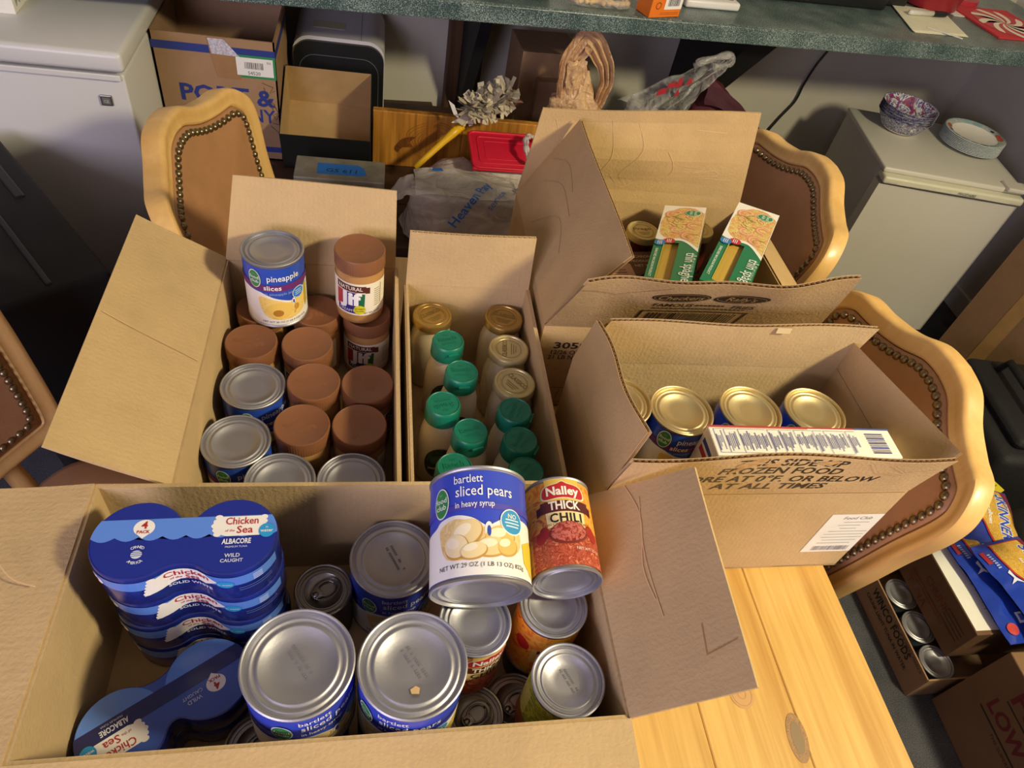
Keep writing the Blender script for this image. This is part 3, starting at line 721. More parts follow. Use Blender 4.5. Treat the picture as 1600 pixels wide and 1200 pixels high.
P = Print(); P.rect(.30, .1995, .70, .2010, CREASE_D, 1).line([(.375, .02), (.378, .1), (.372, .18)], .0012, CREASE)
P.build('crease', D, plane_map(Vector((0, DY0, TZ))-D.location, (1, 0, 0), (0, 0, 1)), .05)
P = Print(); P.rect(0, 0, .022, .010, mat('clear_tape', '#d2bd92', .12, var=0, spec=.9), 1)
P.build('tape_strip', D, plane_map(Vector((.555, .6655, 1.036))-D.location, (1, 0, 0), (0, .1, 1)), .05)

# E: the front box
EX0, EX1, EY0, EY1, EZ = -.294, .255, .201, .481, .945
E = carton('large open cardboard box in front holding tuna packs, pear cans and chili', EX0, EX1, EY0, EY1, TZ, EZ, GB)
board('flap', E, KRAFT_Y, (EX0, EY1, EZ), (EX0, EY0, EZ), (-.432, EY0+.004, .938), (-.432, EY1-.004, .942), nu=10, nv=6, disp=lambda u, v: .003*math.sin(3*v))
board('flap', E, KRAFT_Y, (EX1, EY0, EZ), (EX1, EY1-.024, EZ), (.357, .426, 1.047), (.340, .190, 1.047), nu=16, nv=8, disp=lambda u, v: .004*math.sin(3*u+2*v)*v)
board('flap', E, KRAFT_X, (EX0, EY0, EZ), (EX1, EY0, EZ), (EX1-.004, .064, .936), (EX0+.004, .064, .936), nu=16, nv=6, disp=lambda u, v: .003*math.sin(4*u)*v)
board('flap', E, KRAFT_X, (EX1, EY1, EZ-.001), (EX0, EY1, EZ-.001), (EX0, EY1+.002, EZ-.12), (EX1, EY1+.002, EZ-.12), thick=.003)
P = Print()
for ln in ([(.10, .06), (.14, .055), (.2, .066), (.26, .05)], [(.08, .064), (.15, .06), (.22, .07)]): P.line([(p.x, p.y) for p in smooth_curve([(x, y, 0) for x, y in ln], 6)], .0012, CREASE, 1)
P.line([(.03, .10), (.034, .135)], .0008, CREASE_D).line([(.03, .10), (.06, .103)], .0008, CREASE_D)
P.build('crease', E, panel_map(E, (EX1, EY0, EZ), (EX1, EY1-.024, EZ), (.357, .426, 1.047), (.340, .190, 1.047), lambda u, v: .004*math.sin(3*u+2*v)*v, -.0033), .01, 0., -.0002)
P = Print(); P.line([(p.x, p.y) for p in smooth_curve([(-.40, .40, 0), (-.375, .405, 0), (-.34, .37, 0), (-.315, .36, 0)], 6)], .0014, CREASE, 1)
P.build('crease', E, lambda x, y, o: tuple(Vector((x, y, .9475+.0030*math.sin(3*(EX0-x)/.138)+o))-E.location), .02)

# ================================================================ CANS, JARS, BOTTLES, PACKS
FACE = -PI/2
def lid_profile(r, z, s=1):
    return [(r-.0025, z), (r*.88, z), (r*.862, z+s*.0013), (r*.825, z+s*.0013), (r*.805, z), (r*.745, z), (r*.73, z+s*.0011), (r*.69, z+s*.0011), (r*.672, z), (r*.60, z-s*.0002), (r*.585, z-s*.0010), (r*.3, z-s*.0010), (0, z-s*.0010)]
def food_can(name, label, cat, x, y, z, r, h, tin, lab, rot=None, phi=FACE, group=None, tab=False, M=None, code=None):
    t = thing(name, label, cat, (x, y, z), rot or (0, 0, 0), group)
    if M is not None: t.rotation_euler = M.to_euler(); t.location = (x, y, z)
    pr = [(r-.0025, .004), (r-.0022, .0008), (r-.0008, 0), (r+.0006, .001), (r+.0004, .0032), (r-.001, .0042), (r-.001, h-.0042), (r+.0004, h-.0032), (r+.0006, h-.001), (r-.0008, h), (r-.0022, h-.0008), (r-.0025, h-.004)]
    MB().lathe(pr, 72, cap0=False, cap1=False).build('can_body', tin, t, angle=50)
    ld = MB().lathe(lid_profile(r, h-.004), 72, cap0=False, cap1=False).build('can_lid', tin, t, angle=60)
    MB().lathe(lid_profile(r, .004, -1)[::-1], 72, cap0=False, cap1=False).build('can_end', tin, t, angle=60)
    if tab:
        mb = MB(); zt = h-.0022
        mb.tube([(.011*math.cos(a)+.004, .009*math.sin(a), zt) for a in [2*PI*i/20 for i in range(21)]], .0012, 6)
        mb.rbox(-.012, -.002, -.006, .006, zt-.001, zt+.001, .0008); mb.lathe([(.004, zt-.001), (.0035, zt+.0012), (0, zt+.0014)], 12, Matrix.Translation((-.010, 0, 0)))
        mb.tube([(.017*math.cos(a)+.003, .0125*math.sin(a), zt-.0003) for a in [2*PI*i/24 for i in range(25)]], .0007, 5)
        o = mb.build('pull_tab', tin, t, smooth=True); o.rotation_euler = (0, 0, phi+2.2)
    if code:
        P = Print(); rr = random.Random(hash(code) % 1000 if False else len(code)*7+int(abs(x)*1e4))
        for j in range(2):
            for i in range(14):
                if rr.random() < .8: P.rect(-.018+.0026*i, .004-.006*j, -.0165+.0026*i, .0068-.006*j, '#6f6f74', 1)
        a0 = rr.uniform(.9, 1.5) if code == 'side' else rr.uniform(1.2, 1.5)
        ca, sa = math.cos(-a0), math.sin(-a0); sc = r/.0515
        P.build('date_code', ld, lambda u, v, o: ((u*ca-v*sa)*sc, (u*sa+v*ca)*sc, h-.0050+o), .05)
    if lab:
        base, fn = lab
        MB().lathe([(r-.0006, .0055), (r-.0006, h-.0055)], 72, cap0=False, cap1=False).build('label', base, t, smooth=True)
        if fn:
            P = Print(); fn(P, r-.0006, h); P.build('label_print', t, cyl_map(r-.0006, phi), .003 if fn is pear_label else .005)
    return t
BLUE = mat('label_royal_blue', '#2c50b8', .32, var=.0); BLUE2 = mat('label_pear_blue', '#3c50c8', .32, var=0)
def logo(P, x, y, s):
    P.ell(x, y, .0105*s, .0175*s, '#e8efe6', 3).ell(x, y, .0092*s, .0160*s, '#2f8a4e', 4)
    P.text('food', x, y+.0005*s, .0085*s, '#f2f5ee', 5, bold=.01).text('club', x, y-.0072*s, .0085*s, '#f2f5ee', 5, bold=.01).text('EST', x, y+.0085*s, .003*s, '#9fd0a8', 5)
PEARS = food('pear_flesh', ['#d9b66a', '#ebd199', '#e2c27c', '#f1dfb4'], 40)
def pear_label(P, r, h):
    k = r/.051; top = h-.0055
    # white lower field with a scalloped top
    pts = [(-.10*k, .0056), (.10*k, .0056), (.10*k, h*.50), (.085*k, h*.52)]
    cv = smooth_curve([(.072*k, h*.53, 0), (.045*k, h*.55, 0), (.022*k, h*.53, 0), (.010*k, h*.485, 0), (.004*k, h*.455, 0), (-.002*k, h*.47, 0), (-.013*k, h*.53, 0), (-.030*k, h*.565, 0), (-.048*k, h*.545, 0), (-.060*k, h*.49, 0), (-.10*k, h*.46, 0)], 5)
    P.poly(pts+[(p.x, p.y) for p in cv], WHITE, 1)
    P.ell(.0035*k, h*.415, .0042*k, .009*k, WHITE, 3).ell(.0035*k, h*.41, .0020*k, .0055*k, '#2a49b0', 4)
    bowl = smooth_curve([(-.050*k, h*.44, 0), (-.044*k, h*.50, 0), (-.030*k, h*.53, 0), (-.012*k, h*.49, 0), (.004*k, h*.43, 0), (.022*k, h*.49, 0), (.036*k, h*.46, 0), (.040*k, h*.35, 0), (.032*k, h*.24, 0), (.0, h*.195, 0), (-.030*k, h*.18, 0), (-.044*k, h*.24, 0)], 4, True)
    P.poly([(p.x, p.y) for p in bowl], PEARS, 2)
    for li, (a, b, w, g, c, ro) in enumerate(((-.02, .40, .022, .013, '#ecd49a', .5), (.015, .37, .02, .011, '#e3be6a', .2), (-.03, .30, .016, .012, '#f0deb0', -.4), (.005, .28, .020, .0095, '#ead092', .15), (.022, .29, .014, .009, '#e0b862', .3), (-.012, .25, .016, .008, '#eedaa4', .2))):
        P.ell(a*k+.0006, h*b-.0012, w*k*.82, g*k*1.06, '#c79a4c', 2.6+.5*li, ro).ell(a*k, h*b, w*k*.78, g*k*.96, c, 2.8+.5*li, ro).ell(a*k-.003*k, h*b+.003*k, w*k*.45, g*k*.45, '#f6ebcb', 2.95+.5*li, ro)
    P.poly([(.042*k, h*.34), (.060*k, h*.40), (.085*k, h*.30), (.085*k, .008), (.056*k, .012), (.044*k, h*.18)], '#dfc23c', 2)
    P.text('NET WT 29 OZ (1 LB 13 OZ) 822g', -.004*k, h*.115, .0062*k, '#4a4a4e', 3)
    P.text('bartlett', -.016*k, h*.845, .0125*k, '#f4f4f2', 2, bold=.006, width=.030*k).text('sliced pears', .0005*k, h*.725, .0160*k, '#f4f4f2', 2, bold=.006, width=.060*k)
    P.text('in heavy syrup', -.010*k, h*.625, .0092*k, '#eef0f5', 3, bold=.008, width=.040*k)
    P.rect(-.10*k, h*.60, .10*k, h*.655, '#4a45b0', 1)
    P.ell(.029*k, h*.505, .0138*k, .0138*k, '#e6f1f6', 3).ell(.029*k, h*.505, .0125*k, .0125*k, '#2f95cf', 4).text('NO', .029*k, h*.535, .0068*k, WHITE, 5, bold=.015)
    for i, w in enumerate((.0165, .018, .0155)): P.rect(.029*k-w*k/2, h*(.515-.028*i), .029*k+w*k/2, h*(.527-.028*i), '#cfe6f2', 5)
    logo(P, -.047*k, h*.70, k*.95)
PINEF = food('pineapple_flesh', ['#efc65c', '#f5d982', '#ecbf50'], 60)
def pine_label(P, r, h):
    k = r/.0435
    P.poly([(-.09*k, .0056), (.09*k, .0056), (.09*k, h*.62), (.05*k, h*.60), (.03*k, h*.52), (.021*k, h*.42), (.012*k, h*.43), (-.010*k, h*.50), (-.035*k, h*.60), (-.09*k, h*.66)], WHITE, 1)
    c = smooth_curve([(-.032*k, h*.50, 0), (-.010*k, h*.47, 0), (.014*k, h*.40, 0), (.030*k, h*.46, 0), (.040*k, h*.44, 0), (.036*k, h*.20, 0), (.006*k, h*.13, 0), (-.020*k, h*.17, 0), (-.030*k, h*.3, 0)], 4, True)
    P.poly([(p.x, p.y) for p in c], PINEF, 2).ell(-.003*k, h*.29, .020*k, .016*k, '#f0cb66', 3).ell(-.006*k, h*.25, .0075*k, .0065*k, '#b97e2e', 4)
    P.line([(.018*k, h*.42), (.022*k, h*.3), (.018*k, h*.2)], .0015, '#d9a83e', 4).ell(.0225*k, h*.30, .004*k, .006*k, '#c9923a', 4)
    P.ell(.018*k, h*.41, .003*k, .006*k, WHITE, 4).ell(.018*k, h*.405, .0014*k, .0035*k, '#2a49b0', 5)
    P.poly([(.040*k, h*.56), (.048*k, h*.58), (.049*k, h*.25), (.041*k, h*.2)], '#c4ac35', 3)
    P.rect(-.09*k, h*.60, .09*k, h*.70, '#6d2d70', 2).poly([(-.05*k, h*.595), (-.03*k, h*.59), (-.01*k, h*.56), (.012*k, h*.55), (.04*k, h*.58), (.05*k, h*.60), (-.05*k, h*.61)], BLUE, 2)
    P.text('pineapple', .006*k, h*.765, .0150*k, '#eef0f4', 3, bold=.012, width=.047*k).text('slices', -.011*k, h*.625, .0120*k, '#f4f2f2', 3, bold=.015)
    P.text('in pineapple juice', .0*k, h*.545, .0065*k, '#9fb7e8', 3)
    P.ell(.027*k, h*.52, .0105*k, .0105*k, '#e6f1f6', 4).ell(.027*k, h*.52, .0095*k, .0095*k, '#2f7fd0', 5)
    for i in range(3): P.rect(.021*k, h*(.55-.03*i), .033*k, h*(.56-.03*i), '#cfe0f5', 6)
    P.text('NET WT 20 OZ (1 LB 4 OZ) 567g', .004*k, h*.085, .0048*k, '#55555a', 3)
    logo(P, -.036*k, h*.775, k*.92)
CHILIB = mat('label_chili_red', '#a8402c', .35, var=0)
CHMEAT = food('chili_picture', ['#b0452f', '#c9664a', '#96301f', '#c25a40', '#d8946a'], 95); CHBOWL = food('chili_bowl_picture', ['#6c1f1a', '#a33a34', '#cf7a6c', '#7e2622'], 110)
ORNG = food('chili_glow_print', ['#d9662c', '#e8963a', '#f0b84a', '#c84a28'], 45)
def chili_label(P, r, h):
    P.rect(-.10, .0056, .10, h-.0056, ORNG, 1).rect(-.045, .0056, .045, h*.42, CHMEAT, 2)
    P.poly([(-.018, h*.47), (.018, h*.47), (.020, h*.97), (.012, h*.985), (-.012, h*.985), (-.020, h*.97)], '#e8c25a', 2)
    lobe = smooth_curve([(-.024, h*.79, 0), (-.020, h*.88, 0), (-.006, h*.91, 0), (0, h*.935, 0), (.006, h*.91, 0), (.020, h*.88, 0), (.024, h*.79, 0), (.019, h*.745, 0), (0, h*.755, 0), (-.019, h*.745, 0)], 4, True)
    P.poly([(p.x*1.08, (p.y-h*.83)*1.12+h*.83) for p in lobe], '#f3e6c8', 3).poly([(p.x, p.y) for p in lobe], '#c02a30', 4)
    P.text('Nalley', 0, h*.785, .0150, '#fbf6ee', 5, bold=.03, width=.037)
    P.poly([(-.028, h*.60), (.028, h*.60), (.029, h*.72), (-.027, h*.72)], '#5a1c22', 4).poly([(-.033, h*.58), (-.027, h*.60), (-.026, h*.69), (-.033, h*.67)], '#47141a', 3).poly([(.033, h*.58), (.027, h*.60), (.028, h*.69), (.034, h*.67)], '#47141a', 3)
    P.text('THICK', 0, h*.625, .0145, '#f6efe4', 5, bold=.03, width=.035)
    P.poly([(-.021, h*.44), (.021, h*.44), (.022, h*.60), (-.022, h*.60)], '#f0dca4', 3).text('CHILI', 0, h*.488, .0150, '#1f1713', 5, bold=.02, width=.035, spacing=1.1)
    P.text('CON CARNE WITH BEANS', 0, h*.455, .0045, '#8c3a1e', 5)
    P.ell(.001, h*.375, .0215, .0135, '#7a2c22', 4, .08).ell(.001, h*.385, .0195, .0118, CHBOWL, 5, .08)
    for x, y, q in ((-.026, .40, .006), (-.031, .36, .006), (.027, .41, .006), (.031, .37, .0065)): P.ell(x, h*y, q, q*1.2, '#a52a22', 3)
    P.text('NET WT 15 OZ', .022, h*.20, .0045, '#f4e6da', 4)
GREENY = food('bean_label_green', ['#8c9a2e', '#b8b83c', '#6f7f2a', '#a8a436'], 60)
def green_label(P, r, h):
    P.rect(-.10, .0056, .10, h-.0056, GREENY, 1)
    for i in range(8): P.rect(-.03, h*(.4+.06*i), -.006, h*(.42+.06*i), '#f0e9a6', 2)
    P.poly([(-.1, .006), (.1, .006), (.1, h*.30), (-.1, h*.36)], '#8a4a26', 2)
def yellow_label(P, r, h):
    P.rect(-.10, .0056, .10, h-.0056, ORNG, 1)
    P.ell(-.012, h*.60, .010, .012, '#b8262c', 2).poly([(.002, h*.35), (.03, h*.35), (.03, h*.7), (.002, h*.62)], '#e2bd72', 2).rect(.008, h*.56, .024, h*.63, '#7a1c20', 3)
ST = TZ+.0045
def faceto(x, y, off=0.): return math.atan2(-y, -x)+off
LBL_B = (BLUE, pine_label); LBL_P = (BLUE2, pear_label); LBL_C = (CHILIB, chili_label)

# box A: pineapple cans
food_can('food_can', 'pineapple slices can standing on jar lids, its label in full view', 'can', -.144, .853, .8775, .0435, .116, TIN, LBL_B, phi=faceto(-.144, .853, .12))
food_can('food_can', 'blue pineapple can left of the peanut butter jars, behind the one in the corner', 'can', -.164, .698, ST, .0435, .115, TIN, LBL_B, phi=faceto(-.164, .7, .5))
food_can('food_can', 'blue pineapple can in the front left corner of the peanut butter box', 'can', -.1735, .600, ST, .0435, .115, TIN, LBL_B, phi=faceto(-.17, .6, .25))
food_can('food_can', 'can top half hidden by the front box rim, left of the two', 'can', -.112, .5365, ST, .0432, .115, TIN, (BLUE, None))
food_can('food_can', 'can top half hidden by the front box rim, nearest the dressing box', 'can', -.0235, .5365, ST, .0432, .115, TIN, (BLUE, None))

# peanut butter jars
PBJ = mat('peanut_butter_plastic', '#b98a52', .3, var=.05, vscale=20); PBL = mat('brown_ribbed_lid', '#85573a', .42, var=.04); LABC = mat('cream_label', '#efe6cf', .45, var=.01)
def jif_print(P, r, h):
    P.rect(-.055, .022, .055, .083, LABC, 1)
    P.poly([(-.030, .068), (.018, .0665), (.017, .0785), (-.030, .0805)], '#5a2c22', 2).text('NATURAL', -.007, .0705, .0098, '#f3ead8', 3, bold=.01, width=.038)
    P.poly([(.016, .0655), (.023, .0645), (.019, .070), (.023, .0760), (.015, .0770)], '#5a2c22', 2)
    P.rect(-.030, .036, -.019, .066, '#b03040', 2).rect(-.019, .036, .004, .066, '#352c7a', 2).poly([(.004, .036), (.0145, .038), (.0155, .064), (.004, .066)], '#1f6b46', 2)
    P.text('Jif', -.0065, .0425, .0330, '#faf7f2', 3, bold=.045, width=.035)
    P.poly([(-.028, .026), (.006, .0255), (.006, .036), (-.028, .036)], '#352c7a', 2).text('CREAMY', -.012, .0285, .0068, '#e8e6f0', 3)
    P.ell(.0075, .0335, .0088, .0088, '#d9cf2c', 4).text('NO NEED', .0075, .0345, .0035, '#3c5a20', 5).text('TO STIR', .0075, .030, .0035, '#3c5a20', 5)
    for i in range(9): P.rect(.030, .038+.004*i, .040, .0392+.004*i, '#8a8474', 2)
    P.rect(.0415, .038, .0425, .078, '#8a8474', 2).text('NET WT 16 OZ', .026, .0255, .004, '#4a4030', 2)
def peanut_jar(label, x, y, z, phi=None, prt=True, group='brown lidded peanut butter jars'):
    t = thing('peanut_butter_jar', label, 'jar', (x, y, z), (0, 0, 0), group)
    MB().lathe([(.001, .001), (.030, 0), (.0345, .004), (.0358, .012), (.0362, .06), (.0358, .086), (.034, .094), (.0335, .104)], 56, cap0=True, cap1=True).build('jar', PBJ, t, angle=50)
    lid = MB().lathe([(.0345, .0965), (.0372, .0972), (.0372, .1195), (.0362, .1210), (.0350, .1214), (.0340, .1206), (0, .1206)], 140, cap0=True, cap1=False, rib=((1, 2), .018)).build('lid', PBL, t, angle=45)
    if 'jl' not in PROTO:
        P = Print(); P.text('Jif', 0, -.012, .036, PBL, 1, bold=.03); PROTO['jl'] = P.build('lid_emboss', lid, plane_map((0, 0, .1206), (1, 0, 0), (0, 1, 0)), .05, .00008, .00005); e = PROTO['jl']
    else: e = PROTO['jl'].copy(); COL.objects.link(e); e.parent = lid
    e.rotation_euler = (0, 0, random.uniform(-1.2, 1.2))
    P = Print(); jif_print(P, .0362, .1)
    P.build('label', t, cyl_map(.0362, phi if phi is not None else faceto(x, y, random.uniform(-2.5, 2.5))), .006)
    return t
peanut_jar('peanut butter jar standing on another jar, its cream label lit and facing out', -.021, .856, .8775, faceto(-.02, .855, -.22))
peanut_jar('peanut butter jar standing under the raised jar, its label in shade', -.010, .853, ST, faceto(-.01, .853, -.1))
peanut_jar('brown lidded jar in the back left corner, behind the standing pineapple can', -.170, .856, ST)
peanut_jar('brown lidded jar under the right edge of the standing pineapple can', -.088, .853, ST)
peanut_jar('brown lidded jar by the left wall, directly below the standing pineapple can', -.176, .780, ST)
peanut_jar('brown lidded jar in second row from the back, beside the one by the wall', -.096, .779, ST)
peanut_jar('brown lidded jar right of the middle pineapple can', -.0815, .702, ST)
peanut_jar('brown lidded jar in dark shade by the divider, under the raised jar', -.006, .700, ST)
peanut_jar('brown lidded jar in the front row beside the corner pineapple can', -.0915, .6225, ST)
peanut_jar('brown lidded jar in the front row by the divider, its lid half in shade', -.0155, .6235, ST)

# box B: dressing bottles
RAN = mat('white_bottle_plastic', '#d9cbb4', .4, var=.03); CAP = mat('green_cap_plastic', '#10735a', .38, var=.03)
RLAB = food('bottle_label_print', ['#2a3a34', '#3c4a40', '#1f2c28', '#56604c'], 50)
def dressing(label, x, y, rot):
    t = thing('dressing_bottle', label, 'bottle', (x, y, ST), (0, 0, 0), 'green capped dressing bottles')
    M = Matrix.Diagonal((1.24, 1, 1, 1))
    MB().lathe([(.018, 0), (.0225, .003), (.0242, .012), (.0245, .06), (.024, .088), (.0225, .108), (.0200, .122), (.0178, .130), (.0178, .138)], 48, M).build('bottle', RAN, t, angle=50)
    mb = MB(); mb.lathe([(.0225, .1355), (.0248, .137), (.0240, .1585), (.0228, .1620), (.0216, .1632), (.0208, .1628), (.0204, .1620), (0, .1620)], 56, cap0=True, cap1=False)
    cp = mb.build('cap', CAP, t, angle=40)
    mb = MB().rbox(-.0085, .0085, -.0262, -.0232, .1525, .1570, .0012); nt = mb.build('flip_tab', CAP, cp); nt.rotation_euler = (0, 0, rot)
    P = Print(); P.text('Ranch', 0, .0, .0115, CAP, 2, bold=.02).text('ORIGINAL', 0, -.0075, .005, CAP, 2, bold=.02).text('The', 0, .010, .0055, CAP, 2).line([(-.014, -.011), (.014, -.011)], .0008, CAP, 2)
    e = P.build('cap_emboss', cp, plane_map((0, 0, .1620), (1, 0, 0), (0, 1, 0)), .05, .0004); e.rotation_euler = (0, 0, rot)
    P = Print(); P.ell(0, .058, .019, .034, RLAB, 1).ell(0, .066, .012, .010, '#4a6a52', 2).rect(-.013, .044, .013, .048, '#b9b49a', 2)
    P.build('label', t, lambda a, b, o: (1.24*(.0247+o)*math.sin(a/.0275), -(.0247+o)*math.cos(a/.0275), b), .008)
    return t
for lb, x, y, r_ in (('green capped bottle farthest back in the left column, before the gold lidded jar', .110, .752, .3), ('green capped bottle second from the back in the left column', .126, .689, .1), ('green capped bottle in middle of the left column against the divider', .0965, .628, -2.9),
        ('green capped bottle with its flip tab turned to the front, left column', .130, .580, .35), ('green capped bottle half hidden by the front rim, left of the lying pear can top', .105, .522, .2),
        ('dark shaded green cap bottle directly below the gold lids, right column', .195, .618, 1.2), ('dark shaded green cap bottle in the middle of the right column', .196, .566, 1.0), ('dark shaded green cap bottle nearest the lying chili can, right column', .197, .5155, .8)):
    dressing(lb, x, y, r_)
# gold lidded jars
SAUCE = mat('white_sauce_glass', '#cdbf9f', .15, var=.06, vscale=14, coat=.6); GOLD = mat('gold_lid', '#b59a5c', .36, .85, .06, 40); GOLDP = mat('pale_gold_lid', '#cdc08f', .42, .6, .05, 40); EMB = mat('lid_emboss_shade', '#8f8052', .5, .6, .05)
REDS = mat('tomato_sauce_glass', '#4a1a12', .12, var=.1, vscale=14, coat=.6)
def sauce_jar(label, x, y, lidm, body, h=.1385, word='CLASSICO', rot=1.3, r=.034, group='gold lidded sauce jars'):
    t = thing('sauce_jar', label, 'jar', (x, y, ST), (0, 0, 0), group)
    MB().lathe([(.020, .001), (r-.004, 0), (r, .006), (r, h*.62), (r-.001, h*.70), (r-.004, h*.79), (.0275, h*.86), (.0275, h*.94)], 48).build('jar', body, t, smooth=False, angle=50)
    ld = MB().lathe([(.0298, h-.0135), (.0312, h-.013), (.0312, h-.003), (.0300, h-.0005), (.0285, h), (.0270, h-.0003), (.0262, h-.0015), (.022, h-.0018), (.0215, h-.0012), (.0208, h-.0018), (0, h-.0018)], 56, cap0=True, cap1=False).build('lid', lidm, t, angle=40)
    P = Print(); P.text(word, 0, .003, .0105, EMB, 1, bold=.01, width=.036)
    for i in range(3): P.line([(-.012+.002*i, -.004-.0035*i), (.012-.002*i, -.004-.0035*i)], .0009, EMB, 1)
    P.ring(0, 0, .0195, .0195, .0006, EMB, 1)
    P.build('lid_lettering', ld, (lambda c, s: (lambda a, b, o: (a*c-b*s, a*s+b*c, h-.0018+o)))(math.cos(rot), math.sin(rot)), .05)
    P = Print(); P.rect(-.03, .03, .03, .078, '#a8702e', 1).rect(-.02, .045, .02, .062, '#e6d6a4', 2)
    P.build('label', t, cyl_map(r, faceto(x, y, 1.0)), .008)
    return t
sauce_jar('gold lidded jar alone in the back left corner of the dressing box', .092, .834, GOLD, SAUCE, rot=.6)
sauce_jar('gold lidded white sauce jar in the back right corner of the dressing box', .2065, .835, GOLD, SAUCE, rot=-.3)
sauce_jar('pale gold lidded jar with lettering turned sideways, middle of the three in a column', .207, .764, GOLDP, SAUCE, rot=1.45)
sauce_jar('pale gold lidded jar partly covered by a dark green cap', .2075, .692, GOLDP, SAUCE, rot=-.9)
# box C jars
sauce_jar('gold lidded red sauce jar in the fries box left of the spaghetti boxes', .494, 1.060, GOLDP, REDS, .168, 'Prego', .1)
sauce_jar('gold lidded red sauce jar between the two spaghetti boxes in the fries box', .610, 1.078, GOLDP, REDS, .168, 'Prego', .5)

# box D: cans, second layer over a first layer
tops = ((.3265, .592, -.9), (.4115, .578, .75), (.5140, .5795, .5), (.6125, .5785, .6))
lab4 = ('gold lit can partly behind the left flap of the frozen food box', 'gold lit can with blue pineapple label showing below its lid, second from the left flap', 'gold lit can behind the left end of the white carton, third from the left flap', 'gold lit can nearest the right flap of the frozen food box, fourth of the row')
for (x, y, o), lb in zip(tops, lab4):
    food_can('food_can', lb, 'can', x, y, .8725, .0435, .0985, TIN_GOLD_LIT, LBL_B, phi=faceto(x, y, o))
def lower_layer(name, label, spots):
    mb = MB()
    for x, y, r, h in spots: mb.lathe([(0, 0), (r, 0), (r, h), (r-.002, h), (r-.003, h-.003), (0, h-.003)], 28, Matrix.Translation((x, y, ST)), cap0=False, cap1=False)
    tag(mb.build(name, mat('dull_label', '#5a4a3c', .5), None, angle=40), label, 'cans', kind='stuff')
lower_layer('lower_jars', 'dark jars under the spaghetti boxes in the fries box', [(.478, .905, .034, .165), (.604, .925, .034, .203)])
lower_layer('lower_cans', 'lower layer of cans in the dark under the gold lit cans', [(x, y, .0433, .116) for x, y, o in tops])
# white carton in box D
t = thing('food_carton', 'narrow white carton with blue nutrition panels lying in the frozen food box', 'carton', (.560, .511, ST), (0, 0, -.02))
MB().rbox(-.132, .132, -.024, .024, 0, .232, .0015).build('carton_body', WHITE, t)
P = Print(); NAVY = '#3f4490'
P.rect(-.132, .0215, .132, .024, '#b04048', 1).rect(-.132, .020, .01, .0215, '#c97a5a', 1).rect(.08, .0215, .132, .024, '#4a62a8', 2)
x = -.126
for w in (.012, .018, .040, .014, .020, .026, .014, .030, .014):
    P.line([(x, -.020), (x, .018)], .0006, NAVY, 1).line([(x, .018), (x+w, .018)], .0005, NAVY, 1)
    rr = random.Random(int(x*1e4))
    for i in range(int(w/.0026)):
        a = rr.uniform(-.018, -.004); b = rr.uniform(.006, .016); P.rect(x+.0012+.0026*i, a, x+.0024+.0026*i, b, '#a9abc8' if i % 4 else '#7478ae', 1)
    x += w+.002
P.line([(-.126, -.0205), (.062, -.0205)], .0005, NAVY, 1)
for i in range(13): P.rect(.092, -.018+.0026*i, .118, -.0168+.0026*i+(.0007 if i % 3 == 0 else 0), '#34387e', 1)
P.build('carton_print', t, plane_map((0, 0, .232), (1, 0, 0), (0, 1, 0)), .05)
P = Print(); P.rect(-.02, .19, .02, .226, '#f0efea', 1).rect(-.015, .195, .015, .205, '#b8323e', 2).rect(-.015, .21, .015, .218, '#3a4a9a', 2)
P.build('carton_print', t, plane_map((-.132, 0, 0), (0, -1, 0), (0, 0, 1)), .05)
# bright packet wedged beside the D box
t = thing('food_packet', 'bright yellow and red printed packet in the front left corner of the frozen food box', 'packet', (.312, .485, ST))
MB().rbox(-.024, .05, -.018, .014, 0, .196, .003).build('packet_body', food('packet_print', ['#e8b52a', '#f2d24a', '#d98a2a', '#f4e6b0'], 70), t)
P = Print(); P.text('NAS', .0, -.003, .013, '#b8322a', 1, bold=.03).text('PASTA', .0, -.010, .006, '#c0502a', 1).rect(.018, -.01, .045, .010, '#dfe4ea', 1)
P.build('packet_print', t, plane_map((0, 0, .196), (1, 0, 0), (0, 1, 0)), .05)

# box E: pear cans and friends
food_can('food_can', 'large pear can upright in front, clean silver lid, beside the tuna packs', 'can', -.062, .2645, .8515, .0515, .119, TIN, LBL_P, phi=faceto(-.062, .264, .45), code='side')
food_can('food_can', 'large pear can upright in front, a tan speck on its silver lid', 'can', .0435, .2575, .8515, .0515, .119, TIN, LBL_P, phi=faceto(.04, .25, .1), code='side')
tagp = Print(); tagp.poly([(-.004, -.003), (.003, -.0035), (.004, .002), (.0, .004), (-.005, .001)], '#c9a878', 1)
tagp.build('paper_speck', bpy.data.objects['food_can.%03d' % (len([o for o in bpy.data.objects if o.name.startswith('food_can')])-1)], plane_map((.002, -.024, .1150), (1, 0, 0), (0, 1, 0)), .05)
food_can('food_can', 'pear can standing by the far wall behind the pair, dotted date code on its lid', 'can', .030, .4235, ST, .0515, .115, TIN, LBL_P, phi=faceto(.03, .42, .42), code='side')
a = Vector((.004, .118, .022)).normalized(); fr = Vector((-.02, -.2, .98)); fr = (fr-a*fr.dot(a)).normalized(); yl = -fr; xl = yl.cross(a)
MP = Matrix((xl, yl, a)).transposed()
food_can('food_can', 'pear can lying on top of the others with its blue label facing up', 'can', .111, .314, .989, .0515, .119, TIN, LBL_P, M=MP)
a = Vector((.004, .113, .004)).normalized(); fr = Vector((-.05, -.1, .98)); fr = (fr-a*fr.dot(a)).normalized(); yl = -fr; xl = yl.cross(a)
food_can('food_can', 'chili can lying on top of the others beside the right wall, red label up', 'can', .209, .333, .966, .038, .113, TIN, LBL_C, M=Matrix((xl, yl, a)).transposed())
